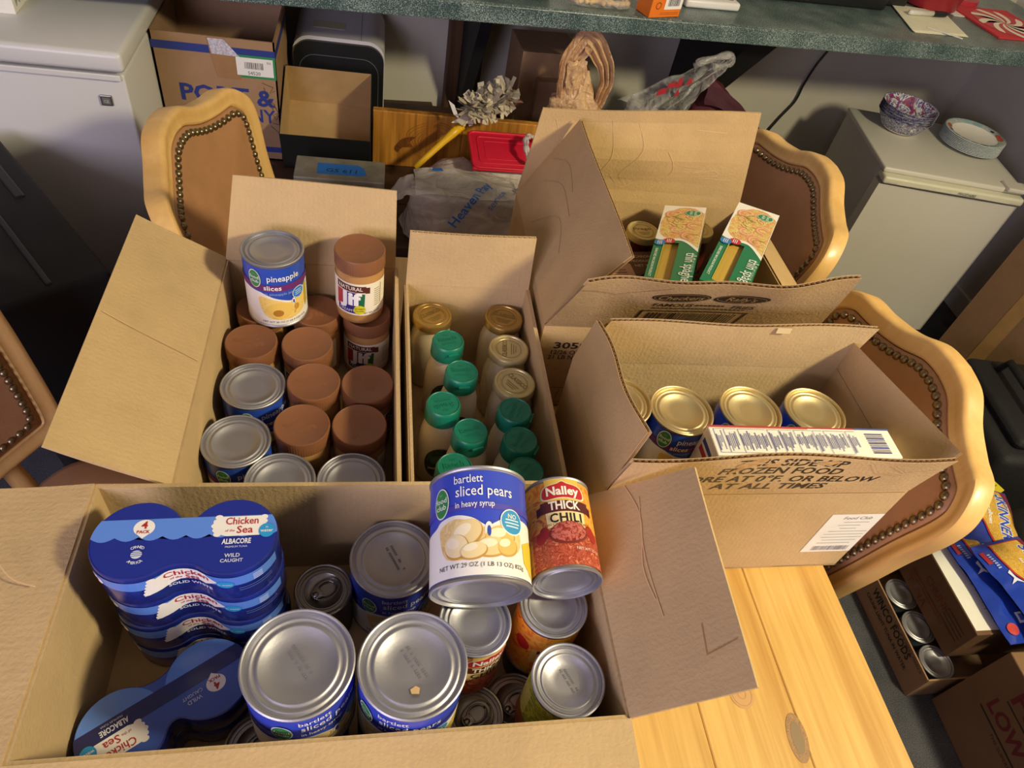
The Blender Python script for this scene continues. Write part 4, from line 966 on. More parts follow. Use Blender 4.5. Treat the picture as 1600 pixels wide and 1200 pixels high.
food_can('food_can', 'chili can standing under the lying pear can, red label turned aside', 'can', .112, .312, .8215, .038, .113, TIN, LBL_C, phi=faceto(.112, .31, .75))
food_can('food_can', 'can standing under the lying chili can, orange label with red oval', 'can', .203, .332, .8095, .038, .113, TIN, (CHILIB, yellow_label), phi=faceto(.2, .33, -.1))
food_can('food_can', 'can with green and yellow label standing in the near right corner', 'can', .2035, .2475, .8165, .038, .113, TIN, (CHILIB, green_label), phi=faceto(.2, .24, -.5), code='side')
TIND = mat('tin_plate_dull', '#8f8b88', .36, 1., .05, 20)
for x, y, z, lb in ((-.052, .401, .755, 'small dark pull tab can between the tuna packs and the pear can'), (.118, .250, .745, 'small pull tab can between right pear can and the green labelled can'), (.166, .262, .740, 'small can mostly hidden beside the green labelled can'), (-.108, .236, .741, 'small pull tab can peeping out below the left pear can')):
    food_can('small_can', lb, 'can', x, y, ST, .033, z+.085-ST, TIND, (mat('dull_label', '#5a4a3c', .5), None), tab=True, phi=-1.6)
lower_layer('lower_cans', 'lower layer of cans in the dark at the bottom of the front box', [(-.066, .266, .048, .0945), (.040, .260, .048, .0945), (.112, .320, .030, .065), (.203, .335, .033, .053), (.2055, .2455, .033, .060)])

# tuna packs
TR = .0445
def peanut_outline():
    lim = math.radians(36); limf = math.radians(50); pts = []
    for i in range(41): a = -PI+limf+(2*PI-lim-limf)*i/40; pts.append((TR+TR*math.cos(a), TR*math.sin(a)))
    y1 = TR*math.sin(lim); x1 = TR-TR*math.cos(lim)
    for i in range(1, 6): f = i/6; x = x1*(1-2*f); pts.append((x, y1-.0045*(1-(2*f-1)**2)))
    for i in range(41): a = lim+(2*PI-lim-limf)*i/40; pts.append((-TR+TR*math.cos(a), TR*math.sin(a)))
    y1 = TR*math.sin(limf); x1 = TR-TR*math.cos(limf)
    for i in range(1, 6): f = i/6; x = -x1*(1-2*f); pts.append((x, -(y1-.0035*(1-(2*f-1)**2))))
    return [Vector(p) for p in pts]
PO = peanut_outline(); NPO = len(PO)
def po_normal(i):
    d = (PO[(i+1) % NPO]-PO[i-1]).normalized(); return Vector((d.y, -d.x))
i0 = NPO-3                                            # front waist, x = 0
PS = [0]; 
for k in range(1, NPO): PS.append(PS[-1]+(PO[(i0+k) % NPO]-PO[(i0+k-1) % NPO]).length)
PLEN = PS[-1]+(PO[i0]-PO[(i0-1) % NPO]).length
def po_at(s):
    s %= PLEN; k = max(j for j in range(NPO) if PS[j] <= s); a = (i0+k) % NPO; b = (a+1) % NPO
    L = (PO[b]-PO[a]).length; f = (s-PS[k])/max(L, 1e-9); return PO[a].lerp(PO[b], f), po_normal(a).lerp(po_normal(b), f).normalized()
TB1 = mat('tuna_blue', '#1f2f92', .22, var=.0, coat=.3); TB2 = mat('tuna_sky', '#5f8de6', .25, var=0, coat=.3); TB3 = mat('tuna_navy', '#1d2460', .25, var=0, coat=.3); FILM = mat('tuna_film_side', '#1e2c80', .15, var=.25, vscale=30, bump=.25, bscale=60, coat=.5)
def pack_layer(z0, h):
    n = NPO; prof = [(.0035, 0), (.0008, .002), (0, .004), (.0006, h*.5), (0, h-.003), (.0010, h-.001), (.0030, h)]
    vs = []
    for o, z in prof: vs += [tuple(PO[i]-po_normal(i)*o)+(z0+z,) for i in range(n)]
    fs = [(j*n+i, j*n+(i+1) % n, (j+1)*n+(i+1) % n, (j+1)*n+i) for j in range(len(prof)-1) for i in range(n)]
    fs.append(tuple((len(prof)-1)*n+i for i in range(n))); fs.append(tuple(range(n))[::-1]); return vs, fs
def scal(x0, x1, y, n, d):
    out = []; w = (x1-x0)/n
    for i in range(n):
        for k in range(6): f = k/6; out.append((x0+w*(i+f), y-d*math.sin(PI*f)))
    out.append((x1, y)); return out
def in_pack(y, m=.0012):
    """half-width of the pack outline at height y on either lobe"""
    return TR+math.sqrt(max(0, (TR-m)**2-y*y))
def pack_poly(P, y0, y1, m, layer, n=10, sc=None):
    """band of the top between two heights, following the outline"""
    R = [(in_pack(y0+(y1-y0)*i/n), y0+(y1-y0)*i/n) for i in range(n+1)]
    bot = [(-x, y) for x, y in R[::-1]]
    if sc: bot2 = scal(-R[0][0], R[0][0], y0, 8, sc)
    else: bot2 = [(-R[0][0], y0), (R[0][0], y0)]
    pts = bot2+R[1:]+bot[:-1]; 
    P.poly(pts, m, layer)
def tuna_pack(label, x, y, z, rot, flip=False, h=.055, nl=1):
    t = thing('tuna_pack', label, 'tuna pack', (x, y, z), (0, 0, rot), 'shrink wrapped tuna packs')
    for k in range(nl):
        vs, fs = pack_layer(k*h, h); MB().add(vs, fs).build('can_pair', FILM, t, angle=35)
    P = Print(); zt = nl*h
    cap = [tuple((v-po_normal(i)*.0024)) for i, v in enumerate(PO)]
    P.poly(cap, TB1 if not flip else mat('tuna_mid_blue', '#3d5cb4', .25, var=0, coat=.3), 1)
    if not flip: pack_poly(P, .002, .0225, TB2, 2, sc=.0045)
    else:
        pack_poly(P, -.018, .000, TB3, 2, sc=.0)
        for sx_ in (-1, 1): P.poly(ell(sx_*TR, 0, .0425, n=20, a0=math.radians(-155), a1=math.radians(-25)), TB2, 2)
    sy = 1; y0 = .012
    # white scalloped panel and lettering on the right lobe
    c = (TR+.006, y0)
    wp = [(c[0]-.030, y0-.0125), (c[0]-.026, y0+.0098), (c[0]+.024, y0+.0098), (c[0]+.0275, y0), (c[0]+.020, y0-.0125)]
    P.poly([(c[0]-.022, y0+.0096), (c[0]+.020, y0+.0096), (c[0]+.026, y0-.002), (c[0]+.020, y0-.0135), (c[0]-.012, y0-.0135), (c[0]-.024, y0-.0095), (c[0]-.027, y0)][::-1], WHITE, 3)
    for i in range(5): P.ell(c[0]-.024+.0015*abs(i-2), y0+.009-.005*i, .0038, .0028, WHITE, 3)
    for i in range(4): P.ell(c[0]+.0235, y0+.008-.005*i, .0036, .0028, WHITE, 3)
    P.text('Chicken', c[0]+.002, y0+.000, .0118, '#b3262c', 4, bold=.012, width=.032).text('of the', c[0]-.009, y0-.0085, .0040, '#b3262c', 4).text('Sea', c[0]+.0055, y0-.0105, .0118, '#b3262c', 4, bold=.012)
    P.text('ALBACORE', c[0]-.0015, y0-.0225 if not flip else y0-.0225, .0082, '#e4e7f2', 4, bold=.03, width=.028).text('PREMIUM TUNA', c[0]-.001, y0-.0270, .0030, '#cdd3e6', 4)
    if not flip: P.text('WILD', c[0]-.004, y0-.0375, .0058, '#cdd3e6', 4, bold=.02).text('CAUGHT', c[0]-.004, y0-.0430, .0052, '#cdd3e6', 4, bold=.02)
    else: P.text('WILD', -.024, .012, .0060, '#b9c4e4', 4, bold=.02).text('CAUGHT', -.024, .006, .0052, '#b9c4e4', 4, bold=.02)
    P.ell(c[0]+.027, y0-.0085, .0078, .0082, '#2a9ad6', 5).text('in', c[0]+.027, y0-.006, .004, WHITE, 6).text('water', c[0]+.027, y0-.0105, .0052, WHITE, 6, bold=.015)
    q = (-TR+.004, .0125) if not flip else (-TR-.004, .010)
    P.ell(q[0], q[1], .0100, .0092, '#f3f0ea', 3).poly([(q[0]-.006, q[1]-.007), (q[0]+.006, q[1]-.007), (q[0], q[1]-.0125)], '#f3f0ea', 3).text('4', q[0], q[1]-.001, .0115, '#b3262c', 4, bold=.03).text('PACK', q[0], q[1]-.0065, .0048, '#b3262c', 4, bold=.03)
    if not flip:
        q = (-TR+.002, -.0175); P.ell(q[0], q[1], .0052, .0045, '#d4daec', 3)
        for i in range(3): P.line([(q[0]-.005, q[1]-.002+.002*i), (q[0]+.005, q[1]-.001+.002*i)], .0006, TB1, 4)
        for tx, rad, up in (('CANNED', .0070, 1), ('AMERICA', .0106, -1)):
            for i, ch in enumerate(tx):
                th = (PI/2+.62-1.24*i/(len(tx)-1)) if up > 0 else (-PI/2-.62+1.24*i/(len(tx)-1))
                P.text(ch, q[0]+rad*math.cos(th), q[1]+rad*math.sin(th), .0042, '#d4daec', 4, rot=th-PI/2*up, bold=.02)
    P.build('top_print', t, lambda a, b, o: (a, b, zt+o), .02)
    for k in range(nl):
        P = Print(); zb = k*h+(h-.0385)
        P.rect(-.095, .017, .10, .033, TB2, 1)
        P.poly([(-.040, .004), (-.030, .030), (-.012, .0335), (.024, .0325), (.036, .022), (.022, .013), (-.004, .0135), (-.018, .008)], WHITE, 2)
        for i in range(5): P.ell(-.036+.0015*i, .008+.0055*i, .0042, .0035, WHITE, 2)
        P.text('Chicken', .004, .0225, .0120, '#b3262c', 3, bold=.015, width=.046).text('of the', -.008, .0165, .0050, '#b3262c', 3, bold=.012).text('Sea', .008, .0140, .0105, '#b3262c', 3, bold=.015)
        P.text('SOLID WHITE', .006, .0045, .0068, '#d9deee', 3, bold=.02, width=.046).ell(.043, .020, .0085, .0065, '#2a9ad6', 3).text('in water', .043, .0185, .0042, WHITE, 4)
        P.ell(-.085, .022, .0085, .0065, '#f3f0ea', 2).text('4', -.085, .0185, .009, '#b3262c', 3, bold=.03)
        for i in range(2): P.line([(.055, .0105-.004*i), (.09, .0105-.004*i)], .0010, '#5f78b8', 3)
        for i in range(4): P.rect(.070, .019+.003*i, .080, .0203+.003*i, '#c4d2f2', 3)
        def fm(s, v, o, zb=zb):
            p, nn = po_at(s); p = p+nn*(o+.0003); return (p.x, p.y, zb+v)
        P.build('side_print', t, fm, .006)
    return t
tuna_pack('topmost shrink wrapped tuna pack of the stack in the front box corner', -.181, .395, .7558+.165, .03)
tuna_pack('second shrink wrapped tuna pack from the top of the stack', -.180, .396, .7558+.110, .02)
tuna_pack('third shrink wrapped tuna pack from the top of the stack, mostly in shadow', -.182, .395, .7558+.055, .03)
tuna_pack('lowest shrink wrapped tuna pack of the stack, in the dark of the box', -.180, .395, .7558, .02)
tuna_pack('tuna pack lying slantwise in the near left corner, lettering upside down', -.204, .2835, .7558, math.atan2(.047, .072)+PI, True, .0375, 2)

# spaghetti boxes in box C
GRN = mat('spaghetti_green', '#1f7a54', .38, var=.0); PASTA = food('shrimp_pasta_picture', ['#c9b25a', '#e6d78c', '#d9c06a', '#e0a070', '#d98a62', '#d8c878'], 75)
STRAND = mat('dry_pasta', '#c9a548', .5, var=.15, vscale=3, stretch=(300, 2, 2))
def spaghetti(label, far, axis, roll):
    a = Vector(axis).normalized(); w0 = Vector((a.y, -a.x, 0)).normalized(); n0 = w0.cross(a); w = w0*math.cos(roll)+n0*math.sin(roll); n = w.cross(a)
    R = Matrix((w, a, n)).transposed(); L, Wd, T = .285, .076, .036; ext = L-.262
    t = thing('spaghetti_box', label, 'pasta box', Vector(far)-a*L, R.to_euler(), 'thin spaghetti boxes')
    mb = MB(); x = Wd/2; wx0, wx1, wy0, wy1 = -.020, .004, .012, .118+L-.262     # front face with a window cut in it
    fr = [(-x, 0), (wx0, 0), (wx1, 0), (x, 0)]; ys = [0, wy0, wy1, L]; vs = [(px, py, 0) for py in ys for px in (-x, wx0, wx1, x)]
    mb.add(vs, [(j*4+i, j*4+i+1, j*4+5+i, j*4+4+i) for j in range(3) for i in range(3) if not (i == 1 and j == 1)])
    mb.add([(-x, 0, 0), (x, 0, 0), (x, L, 0), (-x, L, 0), (-x, 0, -T), (x, 0, -T), (x, L, -T), (-x, L, -T)], [(4, 7, 6, 5), (0, 4, 5, 1), (1, 5, 6, 2), (2, 6, 7, 3), (3, 7, 4, 0)])
    mb.build('carton', GRN, t)
    MB().box(wx0-.008, wx1+.008, .008, .27, -.024, -.006).build('pasta_strands', STRAND, t)
    P = Print()
    edge = smooth_curve([(-x, .128, 0), (-.018, .122, 0), (.004, .126, 0), (.018, .117, 0), (x, .090, 0)], 6)
    P.poly([(p.x, p.y) for p in edge]+[(x, .262), (-x, .262)], WHITE, 1)
    e2 = smooth_curve([(-.033, .150, 0), (-.018, .132, 0), (.004, .134, 0), (.020, .124, 0), (x-.001, .104, 0)], 6)
    e3 = smooth_curve([(x-.001, .236, 0), (.015, .255, 0), (-.010, .252, 0), (-.030, .225, 0), (-.036, .19, 0)], 6)
    P.poly([(p.x, p.y) for p in e2]+[(p.x, p.y) for p in e3], PASTA, 2)
    for (cx, cy, rr, ro) in ((-.016, .225, .013, .3), (.018, .145, .012, 1.2), (-.004, .165, .010, 2.0), (.022, .185, .010, .8)):
        P.line([(cx+rr*math.cos(ro+k*.35), cy+rr*math.sin(ro+k*.35)) for k in range(13)], .0075, '#dc9470', 3); P.line([(cx+rr*math.cos(ro+k*.35), cy+rr*math.sin(ro+k*.35)) for k in range(13)], .0025, '#efc2a0', 4)
    for k in range(16):
        rr = random.Random(k+3); cx, cy, q = rr.uniform(-.026, .028), rr.uniform(.14, .235), rr.uniform(.006, .014); a0 = rr.uniform(0, 6)
        P.line([(cx+q*math.cos(a0+j*.4), cy+q*.8*math.sin(a0+j*.4)) for j in range(9)], .0016, rr.choice(('#efe2a0', '#b59a48', '#8f9a4a', '#e8d688')), 5)
    P.ell(.017, .233, .0145, .0115, '#dfe9df', 6).ell(.017, .233, .0132, .0102, '#2f8a5c', 7).text('food', .017, .236, .0085, '#e9f2ea', 8, rot=PI, bold=.01).text('club', .017, .243, .0085, '#e9f2ea', 8, rot=PI, bold=.01) if False else P.ell(.017, .233, .0145, .0115, '#dfe9df', 6).ell(.017, .233, .0132, .0102, '#2f8a5c', 7).text('food', .019, .233, .0085, '#e9f2ea', 8, rot=-PI/2, bold=.01).text('club', .011, .233, .0085, '#e9f2ea', 8, rot=-PI/2, bold=.01)
    P.ell(-.013, .121, .0098, .0098, '#c4303c', 6).ell(-.028, .113, .0098, .0098, '#2f7cc4', 6)
    for cx, cy in ((-.013, .121), (-.028, .113)):
        for i in range(3): P.rect(cx-.004+.003*i, cy-.006, cx-.0028+.003*i, cy+.006, '#e6e9f2', 7)
    P.text('thin spaghetti', .020, .028, .026, '#eaf3ec', 3, rot=-PI/2, bold=.004, width=.112)
    P.text('ENRICHED MACARONI PRODUCT', -.0325, .045, .0062, '#d8eadf', 3, rot=-PI/2, bold=.02)
    P.text('NET WT 16 OZ (1 LB)', .032, .045, .005, '#d8eadf', 3, rot=-PI/2)
    P.line([(wx0-.0008, wy0-ext), (wx0-.0008, wy1-ext)], .0012, '#d9c23c', 3)
    P.build('front_print', t, lambda u, v, o: (u, min(L, v+ext), o), .05)
    P = Print(); P.rect(-T, .14, 0, L, PASTA, 1).poly([(-T, .10), (0, .10), (0, .15), (-.02, .12), (-T, .15)], '#3f9a72', 2).text('thin spaghetti', -T*.6, .05, .013, '#eaf3ec', 2, rot=-PI/2, width=.07)
    P.build('side_print', t, lambda u, v, o: (x+o, v, u), .05)
    P = Print(); P.text('thin spaghetti', -T*.5, .055, .022, '#c3d6ca', 2, rot=PI/2*3, width=.09)
    P.build('side_print', t, lambda u, v, o: (-x-o, v, -T-u), .05)
    P = Print(); P.rect(-x, -T, x, 0, '#cfd8d2', 1); P.build('end_print', t, lambda u, v, o: (u, L+o, v), .05)
    return t
spaghetti('green thin spaghetti box left of the other, its right side showing', (.571, 1.084, .965), (.110, .242, -.018), .26)
spaghetti('green thin spaghetti box right of the other, near the chair back', (.690, 1.040, .999), (.140, .214, -.004), .05)
# small printed cartons at the left of box C
t = thing('small_carton', 'small pink brown printed carton in the fries box, cut off by its slanting left flap', 'carton', (.398, .892, ST), .1)
MB().rbox(-.045, .045, -.05, .05, 0, .176, .002).build('carton_body', mat('pink_kraft', '#c9a084', .7, var=.06), t)
P = Print(); P.ring(.0, .0, .017, .017, .0016, '#8a5f48', 1).text('PRINCE', .0, -.003, .009, '#8a5f48', 1, bold=.02)
for i in range(3): P.rect(-.035, .03-.007*i, .03, .033-.007*i, '#8a5f48')
P.build('carton_print', t, plane_map((0, 0, .176), (1, 0, 0), (0, 1, 0)), .05)
t = thing('small_carton', 'small dark brown printed carton next to the left spaghetti box', 'carton', (.4815, .985, ST), .1)
MB().rbox(-.035, .030, -.035, .035, 0, .148, .002).build('carton_body', mat('brown_print_board', '#6a4632', .6, var=.08), t)
P = Print()
for i, w in enumerate(('MACARONI', 'PRODUCT', 'NET WT')): P.text(w, -.002, .016-.013*i, .0095, '#c9b096', 1, bold=.02)
P.build('carton_print', t, plane_map((0, 0, .148), (1, 0, 0), (0, 1, 0)), .05)

# ================================================================ BENCH AND THE THINGS ON IT
t = thing('low_bench', 'low dark wooden bench with a pine backboard, behind the table, covered with bags and boxes', 'bench', (.35, 1.9, 0))
for i in range(4): MB().rbox(-.545, 1.28, 1.505+.20*i, 1.702+.20*i, .488, .518, .003).build('plank', DARKWOOD, t, world=True)
for x in (-.52, 1.22):
    for y in (1.53, 2.24): MB().rbox(x, x+.05, y, y+.05, 0, .488, .003).build('leg', DARKWOOD, t, world=True)
MB().rbox(-.53, 1.27, 1.510, 1.528, .40, .488, .003).build('apron', DARKWOOD, t, world=True)
MB().rbox(-.012, .24, 1.90, 1.922, .518, .686, .003).build('backboard', PINE_OR, t, world=True)
MB().rbox(.2404, .62, 1.90, 1.922, .518, .686, .003).build('backboard', PINE_OR, t, world=True)
KD = food('knot_dark', ['#5e3412', '#7a4718', '#4a280e', '#8a5522'], 60)
P = Print()
P.poly([(p.x, p.y) for p in smooth_curve([(.062, .060, 0), (.085, .090, 0), (.12, .098, 0), (.105, .080, 0), (.115, .066, 0), (.085, .062, 0), (.072, .046, 0)], 5, True)], KD, 1)
rk = random.Random(2)
for q in (.012, .019, .025, .032, .038, .046, .053, .062, .070):
    a0 = rk.uniform(.3, 1.2); a1 = a0+rk.uniform(3.2, 4.6)
    P.line([(.170+q*1.05*math.cos(a)*(1+.06*math.sin(3*a+q*90)), .092+q*.80*math.sin(a)*(1+.08*math.sin(2*a))) for a in [a0+(a1-a0)*i/26 for i in range(27)] if .092+q*.80*math.sin(a) < .166 and .092+q*.80*math.sin(a) > .002], rk.uniform(.0010, .0022), '#8d5216', 1)
tag(P.build('knot', t, lambda x, y, o: (x-.012-.35, 1.8995-o-1.9, .518+y), .05), kind='stuff')

# shirt carton under the counter
t = thing('shirt_carton', 'open brown shirt carton with blue stripe and big blue capitals beside the chest freezer', 'carton', (-.398, 1.88, .519))
X0, X1, Y1 = -.155, .139, .27
for a, b, c_, d_ in (((X1, .002), (X0, .002), 0, 0), ((X0, Y1-.002), (X1, Y1-.002), 0, 0), ((X0+.002, 0), (X0+.002, Y1), 0, 0), ((X1-.002, Y1), (X1-.002, 0), 0, 0)):
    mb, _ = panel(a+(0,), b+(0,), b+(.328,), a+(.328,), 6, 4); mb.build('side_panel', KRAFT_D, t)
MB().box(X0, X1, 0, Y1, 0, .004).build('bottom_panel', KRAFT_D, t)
NB = '#2b3a86'
P = Print(); P.rect(X0, .286, X1, .306, NB).rect(X0, .024, X1, .040, NB)
P.text('PORT &', .012, .158, .062, NB, 1, bold=.028, width=.235).text('COMPANY', .010, .112, .052, NB, 1, bold=.012, width=.235)
P.rect(.036, .232, .138, .290, '#2f8a54', 2).rect(.042, .238, .132, .284, '#eceae6', 3).barcode(.062, .256, .046, .017, '#2a2a2c', 4, 26, 4)
P.text('54520', .084, .241, .0125, '#2a2a2c', 4).text('N1', .122, .272, .009, '#55565a', 4)
for ln in ([(.100, .222), (.128, .212), (.118, .196), (.132, .203)], [(.104, .21), (.112, .18), (.122, .150), (.128, .166), (.112, .176)], [(.126, .165), (.137, .14), (.128, .120), (.122, .136), (.134, .142)], [(.118, .112), (.142, .108), (.139, .078), (.113, .104)]):
    P.line(ln, .0013, '#4a3a34', 3)
TAPEC = mat('clear_packing_tape', '#b29674', .08, var=.05, spec=1., coat=.8, bump=.6, bscale=60)
P.poly([(-.022, .326), (.020, .326), (.040, .284), (.052, .225), (-.006, .225), (-.018, .286)], mat('brown_tape_print', '#a07a58', .15, var=.05), 2)
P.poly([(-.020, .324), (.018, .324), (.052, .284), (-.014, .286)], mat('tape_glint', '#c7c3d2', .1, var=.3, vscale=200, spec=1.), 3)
P.build('carton_print', t, plane_map((0, 0, 0), (1, 0, 0), (0, 0, 1)), .05)
P = Print(); P.rect(0, .286, Y1, .306, NB); P.build('carton_print', t, plane_map((X1, 0, 0), (0, 1, 0), (0, 0, 1)), .05)

# white and black printer
t = thing('printer', 'white printer with rounded black front and a cream sticky note on its top', 'printer', (-.112, 2.10, .519))
def rr_profile(w, h, r, n=8):
    return [(-w, 0), (w, 0)] + [(w-r+r*math.cos(PI/2*i/n), h-r+r*math.sin(PI/2*i/n)) for i in range(n+1)] + [(-w+r+r*math.cos(PI/2+PI/2*i/n), h-r+r*math.sin(PI/2+PI/2*i/n)) for i in range(n+1)]
ZX = Matrix(((1, 0, 0, 0), (0, 0, 1, 0), (0, 1, 0, 0), (0, 0, 0, 1)))
SHELL = mat('printer_shell', '#cfcdd3', .4, var=.02)
MB().prism(rr_profile(.130, .262, .05), .012, .27, ZX).build('shell', SHELL, t, angle=35)
MB().prism(rr_profile(.1275, .252, .047), 0, .0115, ZX).build('front_cover', BLACK, t, angle=35)
mb = MB(); mb.tube([(x, -.0005, z) for x, z in rr_profile(.112, .215, .045)[1:]], .0012, 6); mb.build('cover_seam', mat('grey_bead', '#5a5c60', .4), t)
MB().box(.0615, .0630, .0125, .269, .262, .2624).build('top_seam', mat('grey_line', '#8a888c', .6), t)
MB().box(-.075, .015, .075, .125, .2622, .2628).build('sticky_note', mat('cream_note', '#c9c3a4', .7, var=.03), t)
for x in (-.1, .1): MB().lathe([(.01, -.0005), (.01, .004)], 10, Matrix.Translation((x, .14, 0))).build('foot', BLACK, t)

# black shoebox propped open to the front
t = thing('shoe_box', 'open black box with tan inside tipped toward the viewer against the printer', 'box', (-.136, 1.846, .5195), (math.radians(20), 0, 0))
BOXB = mat('black_card', '#191a1b', .55, var=.1); BOXI = mat('tan_card_lining', '#b99a6c', .75, var=.06)
w, d, h = .119, .245, .132
mb = MB()
for x0, x1, y0, y1, z0, z1 in ((-w, w, 0, .002, 0, h), (-w, w, d-.002, d, 0, h), (-w, -w+.002, .002, d-.002, 0, h), (w-.002, w, .002, d-.002, 0, h), (-w, w, 0, d, 0, .002)): mb.box(x0, x1, y0, y1, z0, z1)
mb.build('box_shell', BOXB, t)
mb = MB()
for x0, x1, y0, y1, z0, z1 in ((-w+.002, w-.002, .002, .0028, .002, h-.001), (-w+.002, w-.002, d-.0028, d-.002, .002, h-.001), (-w+.002, -w+.0028, .0028, d-.0028, .002, h-.001), (w-.0028, w-.002, .0028, d-.0028, .002, h-.001), (-w+.002, w-.002, .002, d-.002, .002, .0028)): mb.box(x0, x1, y0, y1, z0, z1)
mb.build('lining', BOXI, t)
t = thing('wood_wedge', 'dark wooden block holding up the rear of the open black box', 'block', (-.138, 2.03, .519))
MB().rbox(-.09, .09, -.03, .03, 0, .056, .002).build('block', DARKWOOD, t)

# grey metal tin with blue tape
t = thing('metal_tin', 'worn grey metal tin with a strip of blue tape on its lid', 'tin', (-.092, 1.692, .519), -.01)
WT = mat('worn_tin', '#807a6e', .5, .25, .25, 18, bump=.1, bscale=90, col2='#a39d90')
MB().rbox(-.110, .110, -.048, .048, 0, .082, .003).build('tin_body', WT, t)
MB().rbox(-.1145, .1145, -.052, .052, .070, .101, .003).build('tin_lid', WT, t)
P = Print(); P.poly([(-.058, -.030), (.055, -.030), (.068, -.022), (.060, .010), (.045, .022), (-.058, .022)], mat('blue_painters_tape', '#2b6fc4', .65, var=.05), 1)
P.text('GS 611', .004, -.018, .024, '#1d2b52', 2, shear=.1, width=.078)
P.build('tape_label', t, plane_map((0, 0, .101), (1, 0, 0), (0, 1, 0)), .05)

# egg cartons in a grey carrier bag
def blob(fn, nu, nv, amp, sc, seed, capb=True):
    mb = MB(); o = Vector((seed*3.1, seed*1.7, 0))
    def f(u, v):
        p = Vector(fn(u, v)); n = noise.noise_vector(p*sc+o); n2 = noise.noise_vector(p*sc*2.7+o); q = p+n*amp+n2*amp*.45; q.z = max(q.z, .0015); return q
    mb.grid(f, nu, nv, closeu=True); return mb
BAGG = plastic_film('grey_carrier_film', '#dcd5c8', .66, .16, .7, 16)
t = thing('carrier_bag', 'grey see through carrier bag with blue lettering wrapped round egg cartons', 'bag', (.25, 1.585, .519))
CAR = mat('grey_pulp_carton', '#a9a69c', .85, var=.08, bump=.3, bscale=120)
for k, (zz, yy) in enumerate(((0, 0), (.066, .006))):
    mb = MB(); mb.rbox(-.145, .16, -.052+yy, .055+yy, zz+.004, zz+.062, .012, 3); o = mb.build('egg_carton', CAR, t, angle=40)
    if k: 
        P = Print(); P.text('EGGS', .075, .012, .022, '#d5d3cc', 2, bold=.02, spacing=1.2).rect(.02, .006, .13, .034, '#8c8f94', 1); P.build('carton_print', o, plane_map((0, 0, zz+.062), (1, 0, 0), (0, 1, 0)), .05)
def bagf(u, v):
    a = 2*PI*u; e = .55; ca = math.copysign(abs(math.cos(a))**e, math.cos(a)); sa = math.copysign(abs(math.sin(a))**e, math.sin(a))
    r = 1+.05*math.sin(3*a+v*4); zz = .002+.148*v; g = (1-.10*v*v)*r if v < .99 else .6
    x = .172*ca*g-.01*(1-v); y = .074*sa*g
    return (x, y, zz)
blob(bagf, 64, 16, .008, 22, 2).build('bag_film', BAGG, t, smooth=True)
mb = MB(); mb.grid(lambda u, v: Vector((-.155+.31*u, -.062+.125*v, .150+.004*math.sin(9*u+5*v)))+noise.noise_vector(Vector((u*6, v*5, 2)))*.005, 26, 12); mb.build('bag_film', BAGG, t, smooth=True)
mb = MB(); mb.grid(lambda u, v: Vector((-.155-.07*v, -.02+.09*(u-.5)*(1-.3*v)+.02, .135-.075*v*v+.01*math.sin(8*u)))+noise.noise_vector(Vector((u*5, v*5, 7)))*.008, 14, 10); mb.build('bag_tail', BAGG, t, smooth=True)
BLP = '#2f74c8'
P = Print(); P.text('Heaven Pay', -.005, -.03, .036, BLP, 1, bold=.02, rot=1.0).text('service', .055, -.02, .026, BLP, 1, rot=1.0).poly(ell(.115, .03, .015, .012, 6), BLP, 1).poly(ell(.112, -.028, .010, .010, 6), BLP, 1).poly([(-.11, .09), (-.08, .092), (-.085, .106), (-.108, .104)], BLP, 1)
tag(P.build('bag_print', t, lambda x, y, o: (x, -.055+y, .160+o) if y > -.02 else (x, -.075-.02*min(1, (-.02-y)*9)-.004, .160+(y+.02)+o), .008), kind='stuff')

# white bag with a red lidded food tub
WBAG = plastic_film('white_carrier_film', '#dcd2d2', .85, .3, .7, 18)
t = thing('white_bag', 'pinkish white plastic bag lying flat under the red lidded tub', 'bag', (.335, 1.765, .519))
def wbf(u, v):
    a = 2*PI*u; e = .6; ca = math.copysign(abs(math.cos(a))**e, math.cos(a)); sa = math.copysign(abs(math.sin(a))**e, math.sin(a)); g = math.sin(PI*(.5+.5*v)) ** .35 if v < 1 else .02
    xx = .19*ca*g-.03; return (xx, .112*sa*g, .001+(.060+.040*max(0, min(1, (-.03-xx)/.06)))*v)
blob(wbf, 40, 10, .006, 18, 5).build('bag_film', WBAG, t, smooth=True)
t2 = thing('food_tub', 'clear food tub with a red lid sitting on the white bag', 'tub', (.362, 1.785, .594), (math.radians(8), 0, .03))
TUB = mat('tub_plastic', '#e3dcdc', .25, var=.03)
RED = mat('red_lid_plastic', '#d21f3c', .35, var=.03)
MB().rbox(-.098, .098, -.066, .066, 0, .062, .018, 3).build('tub_body', TUB, t2, angle=40)
lid = MB().rbox(-.112, .112, -.080, .080, .060, .071, .006, 3)
# rounded corners: lathe-like ring around the lid
o = lid.build('lid', RED, t2, angle=40)
def rring(x, y, r, n=6):
    out = []
    for cx, cy, a0 in ((x-r, y-r, 0), (-x+r, y-r, PI/2), (-x+r, -y+r, PI), (x-r, -y+r, 1.5*PI)):
        for i in range(n+1): a = a0+PI/2*i/n; out.append((cx+r*math.cos(a), cy+r*math.sin(a)))
    return out
mb = MB(); q = rring(.108, .076, .016); q2 = rring(.088, .056, .012)
mb.tube([(x, y, .0715) for x, y in q+q[:1]], .0040, 6); mb.tube([(x, y, .0712) for x, y in q2+q2[:1]], .0022, 6); mb.tube([(x, y, .0710) for x, y in rring(.070, .038, .008)+rring(.070, .038, .008)[:1]], .0012, 6)
mb.build('lid_rib', RED, o, smooth=True)
pts = smooth_curve([(.075, -.06, .055), (.045, -.072, .085), (.036, -.04, .105), (.044, .006, .108), (.07, .03, .098), (.12, .03, .08)], 6)
